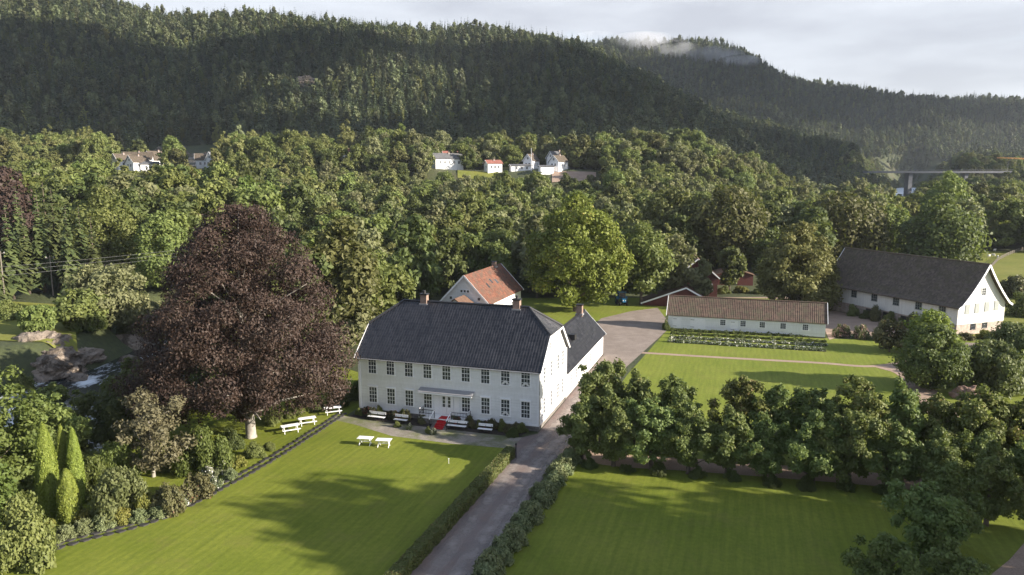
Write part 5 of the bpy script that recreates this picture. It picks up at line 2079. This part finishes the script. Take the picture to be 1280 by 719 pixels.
# ------------------------------------------------------------------ meadow with fence and sheep
def sheep(loc, rz, label):
    bm = bmesh.new()
    P_ = [((-.45, 0, .66), .26), ((0, 0, .70), .30), ((.38, 0, .70), .26), ((.58, 0, .86), .14), ((.80, 0, .88), .09)]
    edges = [(0, 1), (1, 2), (2, 3), (3, 4)]
    for x in (-.38, .34):
        for s in (-1, 1):
            P_.append(((x, s * .13, .40), .075))
            P_.append(((x + (.03 if x < 0 else 0), s * .13, .02), .04))
            i = len(P_)
            edges += [(0 if x < 0 else 2, i - 2), (i - 2, i - 1)]
    me = bpy.data.meshes.new('sheep')
    me.from_pydata([p for p, _ in P_], edges, [])
    o = bpy.data.objects.new('sheep', me)
    link(o)
    md = o.modifiers.new('skin', 'SKIN')
    for i, (_, r) in enumerate(P_):
        me.skin_vertices[0].data[i].radius = (r, r)
    me.skin_vertices[0].data[1].use_root = True
    sb = o.modifiers.new('sub', 'SUBSURF')
    sb.levels = sb.render_levels = 1
    me.materials.append(M['wool'])
    o.location = loc
    o.rotation_euler = (0, 0, rz)
    tag(o, label, 'sheep', 'sheep grazing in the meadow')


def ter(px, py):
    z = 0
    for _ in range(8):
        p = at(px, py, z)
        z = tz(p.x, p.y)
    return Vector((p.x, p.y, max(z, 0.06)))


for px, py, r, lab in ((1236, 322, .3, 'pale sheep on the left of the little flock'), (1242, 321, 2.6, 'pale sheep in the middle of the little flock'), (1247, 323, .9, 'pale sheep on the right of the little flock'), (1243, 314.5, .2, 'pale sheep alone higher up the meadow')):
    sheep(tuple(ter(px, py)), r, lab)
fe = empty('meadow_fence', (0, 0, 0))
tag(fe, 'wooden rail fence curving through the meadow behind the barn', 'fence')
fl = [ter(a, b) for a, b in ((1236, 342), (1240, 334), (1247, 327), (1258, 321), (1270, 316), (1284, 311), (1300, 306))]
rails = MB()
for a, b in zip(fl[:-1], fl[1:]):
    n = max(1, int((b - a).length / 2.6))
    for k in range(n):
        p = a.lerp(b, k / n)
        mb = MB()
        mb.box((p.x - .07, p.y - .07, p.z - .3), (p.x + .07, p.y + .07, p.z + 1.25))
        mb.build('post', M['pole_wood'], fe)
    for h in (.5, .85, 1.15):
        rails.bar(a + Vector((0, -.1, h)), b + Vector((0, -.1, h)), .035, .08)
rails.build('rail', M['pole_wood'], fe)

# ------------------------------------------------------------------ power line on the left
poles = [(-102.5, 139, 9.0, 'wooden power pole at the left edge above the rock outcrop'), (-99, 158, 8.6, 'pale power pole in front of the spruces'), (-104, 150, 11.0, 'tall pale power pole among the spruces')]
for x, y, h, lab in poles:
    z = tz(x, y)
    e = empty('power_pole', (x, y, z))
    tag(e, lab, 'power pole', 'poles of the power line')
    mb = MB()
    mb.tube([(0, 0, -.5), (0, 0, h)], [.16, .11], 8)
    mb.build('shaft', M['pole_wood'], e)
    mb = MB()
    mb.box((-.9, -.06, h - .5), (.9, .06, h - .36))
    mb.build('crossarm', M['pole_wood'], e)
    mb = MB()
    for s in (-.8, 0, .8):
        mb.tube([(s, 0, h - .36), (s, 0, h - .15)], [.05, .04], 6)
    mb.build('insulator', M['trim'], e)
for k in range(3):
    mb = MB()
    A0, B0 = Vector((-125, 128 + k * 2.0, 9.0 - k * 1.2)), Vector((-58, 172 + k * 2.0, 12.5 - k * .7))
    pts = []
    for i in range(25):
        t = i / 24
        p = A0.lerp(B0, t)
        p.z -= 6.0 * t * (1 - t) * .5
        pts.append(p)
    mb.tube(pts, [.012] * 25, 5)
    o = mb.build('power_line', M['wire'])
    tag(o, f'thin power line crossing before the spruces, {("topmost", "middle", "lowest")[k]} of the three', 'power line', 'wires of the power line')

# ------------------------------------------------------------------ the valley wood: single trees, then the rest
def in_poly(x, y, poly):
    c = False
    j = len(poly) - 1
    for i in range(len(poly)):
        xi, yi = poly[i]
        xj, yj = poly[j]
        if (yi > y) != (yj > y) and x < (xj - xi) * (y - yi) / (yj - yi) + xi:
            c = not c
        j = i
    return c


ESTATE = [(-41, 10), (-41, 78), (-38, 96), (-31, 104), (-19, 108), (-19, 126), (-18, 160), (8, 163), (28, 168), (40, 190), (62, 208), (80, 214), (90, 216), (104, 216), (118, 222), (132, 246), (220, 246), (230, 120), (140, 20)]
LEFTMEADOW = [(-150, 112), (-92, 100), (-70, 112), (-62, 140), (-70, 178), (-150, 184)]


def tree_kind(x, y, rng):
    r = rng.random()
    if x < -62 and y < 215:
        return 'dark_leaf' if r < .4 else ('oak_leaf' if r < .7 else 'grey_leaf')
    if y > 250 and x < -90 and r < .3:
        return 'birch_leaf'
    for a, k in ((.28, 'grey_leaf'), (.58, 'oak_leaf'), (.74, 'dark_leaf'), (.86, 'birch_leaf'), (.94, 'brown_leaf'), (1.1, 'bright_leaf')):
        if r < a:
            return k


wood_protos = {}
for i, (mt, shp, R_, H_) in enumerate((('grey_leaf', 'round', 4.6, 12.5), ('oak_leaf', 'round', 5.0, 12.5), ('dark_leaf', 'ovoid', 4.6, 13), ('birch_leaf', 'ovoid', 3.8, 13.5), ('brown_leaf', 'round', 4.6, 12), ('bright_leaf', 'ovoid', 4.6, 12.5))):
    wood_protos[mt] = []
    for v in range(2):
        e = make_tree('broadleaf_tree' if mt != 'birch_leaf' else 'birch_tree', (0, 0, 0), '', '', 200 + i * 10 + v * 3, R_ * (1 + .1 * v), H_ * (1 - .08 * v), mt, z0=1.2, tr=.24, nl=60, lr=(.15, .30), leaf=.50, n=4300, shape=shp, irr=.2, nlimb=8,
                      barkm='bark_pale' if mt == 'birch_leaf' else 'bark')
        wood_protos[mt].append([e, False])
wrng = random.Random(77)
spots = []
cell = 8.3
for j in range(int((432 - 96) / cell)):
    for i in range(-52, 62):
        y = 96 + j * cell + wrng.uniform(-.42, .42) * cell
        x = (i + .5 * (j % 2)) * cell + wrng.uniform(-.42, .42) * cell
        if abs(x) > .74 * y + 14:
            continue
        if in_poly(x, y, ESTATE) or in_poly(x, y, LEFTMEADOW):
            continue
        rr = np.interp(y, RIV_R[:, 1], RIV_R[:, 0])
        ll = np.interp(y, RIV_L[:, 1], RIV_L[:, 0])
        if y < 203 and ll - 3 < x < rr + .5:
            continue
        if np.hypot(x + 12, y - 140) < 14 and y < 154:
            continue
        px = 640 + F_PX * x / (y * CP + SP)
        if 343 < y < 364 and (528 < px < 748 or 130 < px < 268):
            continue
        if any(abs(px - hx_ - 4) < 17 and 364 <= y < hy_ + 12 for hx_, hy_ in VHOUSES):
            continue
        if 392 < y < 470 and 186 < px < 290:
            continue
        if False:
            continue
        spots.append((y, x, px))
# trees of their own beside the river and behind the manor
spots.sort()
MAXN = 235
n_ind = 0
rest = []
KN = dict(grey_leaf='grey green', oak_leaf='mid green', dark_leaf='dark green', birch_leaf='pale yellow green', brown_leaf='brownish green', bright_leaf='fresh green')


def where(px, y):
    if y < 128:
        c = 'near the left river bank' if px < 380 else 'close behind the manor'
    elif y < 175:
        c = 'at the near edge of the wood'
    elif y < 235:
        c = 'in the front part of the wood'
    else:
        c = 'deeper in the wood'
    d = ('left of the copper beech' if px < 170 else 'behind the copper beech' if px < 440 else 'above the manor roof' if px < 600 else 'around the yellow green maple' if px < 790 else
         'above the red barns' if px < 960 else 'behind the barn' if px < 1190 else 'beyond the meadow')
    return c + ', ' + d


for y, x, px in spots:
    kind = tree_kind(x, y, wrng)
    s = wrng.uniform(.82, 1.32)
    if y > 325 and y < 352 and (505 < px < 760 or 125 < px < 275):
        s *= .62
    elif 295 < y <= 325 and (505 < px < 760 or 125 < px < 275):
        s *= .8
    if x < -62 and y < 260:
        s *= 1.25
    if 1104 < px < 1152 and y > 265:
        s *= .55
    elif px > 1000 and y > 230:
        s *= 1.12
    v = wrng.randrange(2)
    rz = wrng.random() * 6.28
    sz = s * wrng.uniform(.9, 1.15)
    if abs(px - 640) < 700 and n_ind < MAXN:
        n_ind += 1
        pr = wood_protos[kind][v]
        o = pr[0] if not pr[1] else copy_tree(pr[0])
        pr[1] = True
        o.location = (x, y, tz(x, y) - .2)
        o.rotation_euler = (0, 0, rz)
        o.scale = (s, s, sz)
        tag(o, f'{KN[kind]} {"birch" if kind == "birch_leaf" else "tree"} {where(px, y)}', 'tree', f'{KN[kind]} trees {where(px, y)}')
    else:
        rest.append((x, y, tz(x, y) - .2, s, sz, rz, list(wood_protos).index(kind) * 2 + v))
# tall leafy trees left of the beech and trees on the near bank
SPEC = [(130, 176, 20, 9.6, 'oak_leaf', 'tall mid green tree in front of the upper village, left of the copper beech'), (205, 168, 17.5, 7.6, 'oak_leaf', 'rounded green tree just left above the copper beech'),
        (132, 138, 12.2, 7.6, 'grey_leaf', 'wide grey green tree on the far river bank behind the rock outcrop'), (100, 131.5, 6.5, 4.4, 'oak_leaf', 'low green tree right above the rock outcrop'),
        (170, 147, 9, 5, 'grey_leaf', 'grey green tree on the far bank right of the rock outcrop'), (45, 126, 4.5, 3.0, 'oak_leaf', 'small bright tree in the grass left of the rock outcrop')]
for i, (px, y, h, r, mt, lab) in enumerate(SPEC):
    x = (px - 640) / F_PX * (y * CP + 3)
    make_tree('broadleaf_tree', (x, y, tz(x, y) - .2), lab, 'tree', 301 + i, r, h, mt, z0=.6, tr=.3, nl=90, lr=(.16, .28), leaf=.42, n=11000, shape='ovoid' if h > 15 else 'round', irr=.12)
for i, (x, y, top, r, mt, z0, lab) in enumerate(((-45.5, 60.5, 12.6, 4.8, 'bright_leaf', .6, 'fresh green bank tree at the left edge of the picture'), (-44.0, 67.0, 7.4, 4.2, 'oak_leaf', .5, 'green bank tree behind the golden thujas'),
                                         (-42.5, 75.5, 5.8, 4.2, 'dark_leaf', .5, 'dark bank tree behind the thin grey brown tree'), (-41.0, 84.5, 6.2, 4.8, 'dark_leaf', .5, 'dark bank tree against the left side of the copper beech'),
                                         (-48.0, 72.5, 6.0, 3.8, 'dark_leaf', .5, 'dark low tree overhanging the river'), (-37.5, 93, 9, 4.8, 'dark_leaf', .5, 'dark tree behind the left skirt of the copper beech'),
                                         (-46.5, 88, 5.2, 3.8, 'dark_leaf', .5, 'dark tree overhanging the rapids'), (-49.5, 66, 10.0, 4.2, 'oak_leaf', .6, 'green bank tree left of the golden thujas'),
                                         (-41.5, 52, 7.0, 4.0, 'bright_leaf', .4, 'low fresh green tree at the left edge behind the big corner shrub'), (-50, 78, 5.0, 3.6, 'oak_leaf', .4, 'low tree at the water behind the dark bank trees'))):
    zg = min(0, tz(x, y)) - .2
    make_tree('broadleaf_tree', (x, y, zg), lab, 'tree', 331 + i, r, top - zg - z0, mt, z0=z0, tr=.22, nl=130, lr=(.12, .24), leaf=.24, n=14000, irr=.16)
make_tree('copper_beech', ((20 - 640) / F_PX * 182, 180, 5), 'smaller dark purple beech at the left edge above the spruces', 'tree', 350, 8.2, 23, 'beech_leaf', z0=1, tr=.4, nl=80, leaf=.6, n=7000, shape='dome')
sp_n = ('first', 'second', 'third', 'fourth', 'fifth', 'sixth', 'seventh', 'eighth', 'ninth', 'tenth')
sproto = None
for i, (px, y, h) in enumerate(((-6, 150, 19), (14, 154, 21), (34, 158, 19.5), (54, 160, 22), (72, 163, 23), (88, 158, 20.5), (104, 163, 19.5), (118, 160, 18), (62, 172, 22), (28, 170, 21))):
    x = (px - 640) / F_PX * (y * CP + 3)
    if sproto is None:
        sproto = make_spruce('spruce_tree', (x, y, tz(x, y)), '', 400, 20, 3.3, 30, 17, .75)
        o = sproto
    else:
        o = copy_tree(sproto)
    o.location = (x, y, tz(x, y) - .2)
    o.rotation_euler = (0, 0, i * 1.1)
    o.scale = (h / 20 * (.9 + .05 * (i % 4)),) * 2 + (h / 20,)
    tag(o, f'dark spruce on the far river bank, {sp_n[i] if i < 8 else ("behind the fourth", "behind the second")[i - 8]} from the left of the stand', 'spruce tree', 'spruces on the far river bank')
for i, (px, y, h) in enumerate(((684, 168, 16), (662, 172, 17.5), (820, 300, 17), (672, 300, 14), (664, 330, 13))):
    x = (px - 640) / F_PX * (y * CP + 3)
    o = copy_tree(sproto)
    o.location = (x, y, tz(x, y) - .2)
    o.rotation_euler = (0, 0, i * 2.1)
    o.scale = (h / 20 * 1.15,) * 2 + (h / 20,)
    tag(o, ('dark spruce hidden close behind the yellow green maple', 'tall dark spruce left behind the yellow green maple', 'lone spruce above the red barns in the wood', 'lone spruce below the village field', 'small spruce close below the village garage')[i], 'spruce tree')


# far wood as masses of instanced trees
def scatter(name, pts, sources):
    pts = np.array(pts, float)
    me = bpy.data.meshes.new(name)
    me.vertices.add(len(pts))
    me.vertices.foreach_set('co', pts[:, :3].astype(np.float32).ravel())
    for nm, c in (('sxy', 3), ('sz', 4), ('rz', 5)):
        a = me.attributes.new(nm, 'FLOAT', 'POINT')
        a.data.foreach_set('value', pts[:, c].astype(np.float32))
    a = me.attributes.new('pick', 'INT', 'POINT')
    a.data.foreach_set('value', pts[:, 6].astype(np.int32))
    o = bpy.data.objects.new(name, me)
    link(o)
    ng = bpy.data.node_groups.new(name, 'GeometryNodeTree')
    ng.interface.new_socket('Geometry', in_out='INPUT', socket_type='NodeSocketGeometry')
    ng.interface.new_socket('Geometry', in_out='OUTPUT', socket_type='NodeSocketGeometry')
    N = ng.nodes.new
    gi, go = N('NodeGroupInput'), N('NodeGroupOutput')
    join = N('GeometryNodeJoinGeometry')
    for src in reversed(sources):
        oi = N('GeometryNodeObjectInfo')
        oi.inputs['Object'].default_value = src
        oi.inputs['As Instance'].default_value = True
        ng.links.new(oi.outputs['Geometry'], join.inputs[0])
    iop = N('GeometryNodeInstanceOnPoints')
    iop.inputs['Pick Instance'].default_value = True

    def attr(nm, t):
        n = N('GeometryNodeInputNamedAttribute')
        n.data_type = t
        n.inputs['Name'].default_value = nm
        return n.outputs['Attribute']
    cs, cr_ = N('ShaderNodeCombineXYZ'), N('ShaderNodeCombineXYZ')
    sx_ = attr('sxy', 'FLOAT')
    ng.links.new(sx_, cs.inputs[0])
    ng.links.new(sx_, cs.inputs[1])
    ng.links.new(attr('sz', 'FLOAT'), cs.inputs[2])
    ng.links.new(attr('rz', 'FLOAT'), cr_.inputs[2])
    ng.links.new(gi.outputs[0], iop.inputs['Points'])
    ng.links.new(join.outputs[0], iop.inputs['Instance'])
    ng.links.new(attr('pick', 'INT'), iop.inputs['Instance Index'])
    ng.links.new(cs.outputs[0], iop.inputs['Scale'])
    ng.links.new(cr_.outputs[0], iop.inputs['Rotation'])
    ng.links.new(iop.outputs[0], go.inputs[0])
    md = o.modifiers.new('scatter', 'NODES')
    md.node_group = ng
    tag(o, kind='stuff')
    return o


for k, prs in wood_protos.items():                     # a kind that met no single spot still stands in the wood
    for pr in prs:
        if not pr[1]:
            x, y, z, s, sz, rz, _ = rest.pop(0)
            pr[0].location, pr[0].rotation_euler, pr[0].scale = (x, y, z), (0, 0, rz), (s, s, sz)
            tag(pr[0], f'{KN[k]} tree standing deeper in the valley wood', 'tree')
srcs = [[c for c in KIDS[pr[0].name] if c.name.startswith('crown')][0] for prs in wood_protos.values() for pr in prs]
valley = scatter('valley_wood', rest, srcs)
tag(valley, 'mixed green wood filling the valley floor below the village', 'wood')
# conifers of the hillsides: a few stand alone on the lower slope, the rest are one mass
hill_src = []
hrng = random.Random(8)
for i in range(4):
    x, y = ((-250, 455), (-120, 450), (-30, 462), (60, 458))[i]
    if i < 2:
        e = make_spruce('hill_spruce', (x, y, tz(x, y) - .2), f'slim dark spruce at the foot of the hill, {("above the upper village", "above the middle of the wood")[i]}', 500 + i, 15 + 2 * i, 2.7, 13, 8, 1.1, 'hill_leaf')
        hill_src.append(KIDS[e.name][0])
    else:
        e = make_tree('hill_pine', (x, y, tz(x, y) - .2), f'round topped pine at the foot of the hill, {("left", "right")[i - 2]} of the long white village house', 'pine tree', 520 + i, 3.4, 8.0 + i, 'hill_pine_leaf', z0=4.0, tr=.2, nl=16, lr=(.3, .5), leaf=1.15, n=330, shape='round', irr=.25, nlimb=5)
        hill_src.append([c for c in KIDS[e.name] if c.name.startswith('crown')][0])
pts = []
cell = 6.2
j = 0
y = 424.0
while y < 1540:
    half = .76 * y + 20
    i = int(-half / cell)
    while i * cell < half:
        x = (i + .5 * (j % 2)) * cell + hrng.uniform(-.45, .45) * cell
        yy = y + hrng.uniform(-.45, .45) * cell
        i += 1
        px = 640 + F_PX * x / yy
        if any(abs(px - a_) < 11 and b_ - 26 < yy < b_ + 3 for a_, b_ in HROCK):
            continue
        if 930 < yy < 1180:
            continue
        if yy > 1180 and px < 690:
            continue
        if px > 1105 and yy < 850 or (1112 < px < 1150 and yy < 1180):
            continue
        if yy < 480 and (186 < px < 290):
            continue
        if np.hypot((x - .53 * yy) / 22, (yy - 910) / 270) < 1.0:
            continue
        k = 0 if hrng.random() < .45 else (1 if hrng.random() < .62 else (2 if hrng.random() < .5 else 3))
        s = hrng.uniform(.6, 1.15)
        if hrng.random() < .10:
            k, s = hrng.choice((4, 5, 6, 7)), s * .75
        pts.append((x, yy, 0, s, s * hrng.uniform(.95, 1.4), hrng.random() * 6.28, k))
    y += cell * .87 * (1 if y < 950 else 1.12)
    j += 1
pa = np.array(pts)
pa[:, 2] = terrain_z(pa[:, 0], pa[:, 1]) - .3
wood = scatter('hill_forest', pa, hill_src + [srcs[4], srcs[5], srcs[8], srcs[6]])
tag(wood, 'dark conifer forest covering the far hillsides', 'forest')
# broad wood of the flat valley to the right
pts = []
y = 470.0
while y < 1150:
    half = .76 * y + 20
    for i in range(int(.30 * y / 9), int(half / 9)):
        x = i * 9 + hrng.uniform(-4, 4)
        yy = y + hrng.uniform(-4, 4)
        if np.hypot((x - .53 * yy) / 22, (yy - 910) / 270) < 1.0 or (abs(yy - 620) < 9 and 286 < x < 480) or (615 < yy < 720 and 330 < x < 480 and False):
            continue
        px = 640 + F_PX * x / yy
        if px < 1040:
            continue
        if 1183 < px < 1203 and 560 < yy < 705:
            continue
        s = hrng.uniform(.7, 1.1)
        if 1104 < px < 1152 and yy < 1000:
            if yy > 560:
                continue
            s *= .55
        pts.append((x, yy, tz(x, yy) - .3, s, s, hrng.random() * 6.28, hrng.randrange(12)))
    y += 8.0
lower = scatter('riverside_wood', pts, srcs)
tag(lower, 'leafy wood along the river around the road bridge', 'wood')
print('individual wood trees', n_ind, 'rest', len(rest), 'hill', len(pa), 'lower', len(pts))

# ------------------------------------------------------------------ air
zlo, zhi = float(GZ.min()) - 8.2, 345.0
mb = MB()
mb.box((-2600, -420, zlo), (2600, 3150, zhi))
hm = bpy.data.materials.new('thin morning haze')
hm.use_nodes = True
ht = hm.node_tree
ht.nodes.clear()
ho, hv = ht.nodes.new('ShaderNodeOutputMaterial'), ht.nodes.new('ShaderNodeVolumePrincipled')
hv.inputs['Color'].default_value = (.80, .88, 1.0, 1)
hv.inputs['Density'].default_value = .00007
hv.inputs['Anisotropy'].default_value = .1
ht.links.new(hv.outputs[0], ho.inputs['Volume'])
hz_o = mb.build('haze', hm)
tag(hz_o, kind='stuff')
print('haze', zlo, zhi, float(GZ.max()))

# ------------------------------------------------------------------ unseen clouds on the sunny side, shaped to lay shade on the hills
m = NT('cloud white')
m.col((.85, .86, .88))
m.b.inputs['Roughness'].default_value = 1.0
M['shade_cloud'] = m.m


def shade_cloud(blobs, seed):
    from mathutils import noise
    V, Q, off = [], [], 0
    for (x, y, z, rx, ry, rz2) in blobs:
        bm = bmesh.new()
        bmesh.ops.create_icosphere(bm, subdivisions=4, radius=1)
        for v in bm.verts:
            n = v.co.normalized()
            d = 1 + .35 * noise.noise(n * 2.2 + Vector((x * .01, y * .01, seed))) + .16 * noise.noise(n * 6 + Vector((seed, x * .02, 0)))
            V.append((x + n.x * rx * d, y + n.y * ry * d, z + max(n.z, -.45) * rz2 * d))
        Q += [[v.index + off for v in f.verts] for f in bm.faces]
        off = len(V)
        bm.free()
    o = npmesh('shade_cloud', V, Q, M['shade_cloud'], smooth=True)
    tag(o, kind='stuff')


def shade_from(x, y, z, zc=620.0):
    t = (zc - z) / SUNV.z
    return x + SUNV.x * t, y + SUNV.y * t, zc


CL = []
for (x, y, rx, ry) in ((-720, 560, 110, 60), (-720, 680, 110, 60), (-570, 510, 110, 58), (-560, 640, 120, 75), (-440, 480, 90, 45), (-430, 590, 100, 65), (-410, 690, 100, 55), (-310, 480, 85, 45), (-290, 570, 75, 55), (-270, 665, 90, 50),
                      (-200, 490, 85, 45), (-180, 720, 90, 45), (-95, 480, 85, 45), (-60, 735, 90, 45), (10, 500, 85, 50), (45, 590, 75, 55), (40, 680, 90, 55), (70, 770, 90, 50), (130, 510, 90, 55), (150, 610, 90, 60), (160, 720, 100, 60), (170, 820, 110, 60),
                      (250, 560, 90, 55), (260, 680, 100, 65), (290, 800, 120, 70)):
    c = shade_from(x, y, tz(x, y) + 6)
    CL.append((*c, rx, ry, 38))
shade_cloud(CL, 3)
CL = []
for (x, y, z, rx, ry) in ((250, 1300, 200, 200, 90), (420, 1400, 200, 200, 90), (560, 1330, 150, 200, 80), (700, 1440, 160, 220, 60), (330, 1180, 130, 180, 70), (880, 1420, 120, 200, 60)):
    c = shade_from(x, y, z, 700)
    CL.append((*c, rx, ry, 50))
shade_cloud(CL, 7)

# ------------------------------------------------------------------ a wisp of cloud lying on the far summit
m = bpy.data.materials.new('summit mist')
m.use_nodes = True
t = m.node_tree
t.nodes.clear()
mo, mv = t.nodes.new('ShaderNodeOutputMaterial'), t.nodes.new('ShaderNodeVolumePrincipled')
mv.inputs['Color'].default_value = (.93, .95, 1.0, 1)
tc, nz, mr = t.nodes.new('ShaderNodeTexCoord'), t.nodes.new('ShaderNodeTexNoise'), t.nodes.new('ShaderNodeMapRange')
nz.inputs['Scale'].default_value = .014
nz.inputs['Detail'].default_value = 4
mr.inputs['From Min'].default_value, mr.inputs['From Max'].default_value = .46, .72
mr.inputs['To Min'].default_value, mr.inputs['To Max'].default_value = 0, .024
t.links.new(tc.outputs['Object'], nz.inputs['Vector'])
t.links.new(nz.outputs['Fac'], mr.inputs['Value'])
t.links.new(mr.outputs[0], mv.inputs['Density'])
t.links.new(mv.outputs[0], mo.inputs['Volume'])
M['mist'] = m
V, Q, off = [], [], 0
for (px, py, y, rx, ry, rz2) in ((745, 58, 1450, 60, 40, 15), (800, 62, 1430, 80, 45, 20), (850, 72, 1420, 70, 40, 18), (885, 76, 1400, 55, 40, 17), (915, 84, 1390, 40, 35, 12)):
    x = (px - 640) / F_PX * y
    zc = CAM_H + (219 - py) / F_PX * y
    bm = bmesh.new()
    bmesh.ops.create_icosphere(bm, subdivisions=3, radius=1)
    for v in bm.verts:
        V.append((x + v.co.x * rx, y + v.co.y * ry, zc + v.co.z * rz2))
    Q += [[v.index + off for v in f.verts] for f in bm.faces]
    off = len(V)
    bm.free()
tag(npmesh('mist', V, Q, M['mist'], smooth=True), kind='stuff')
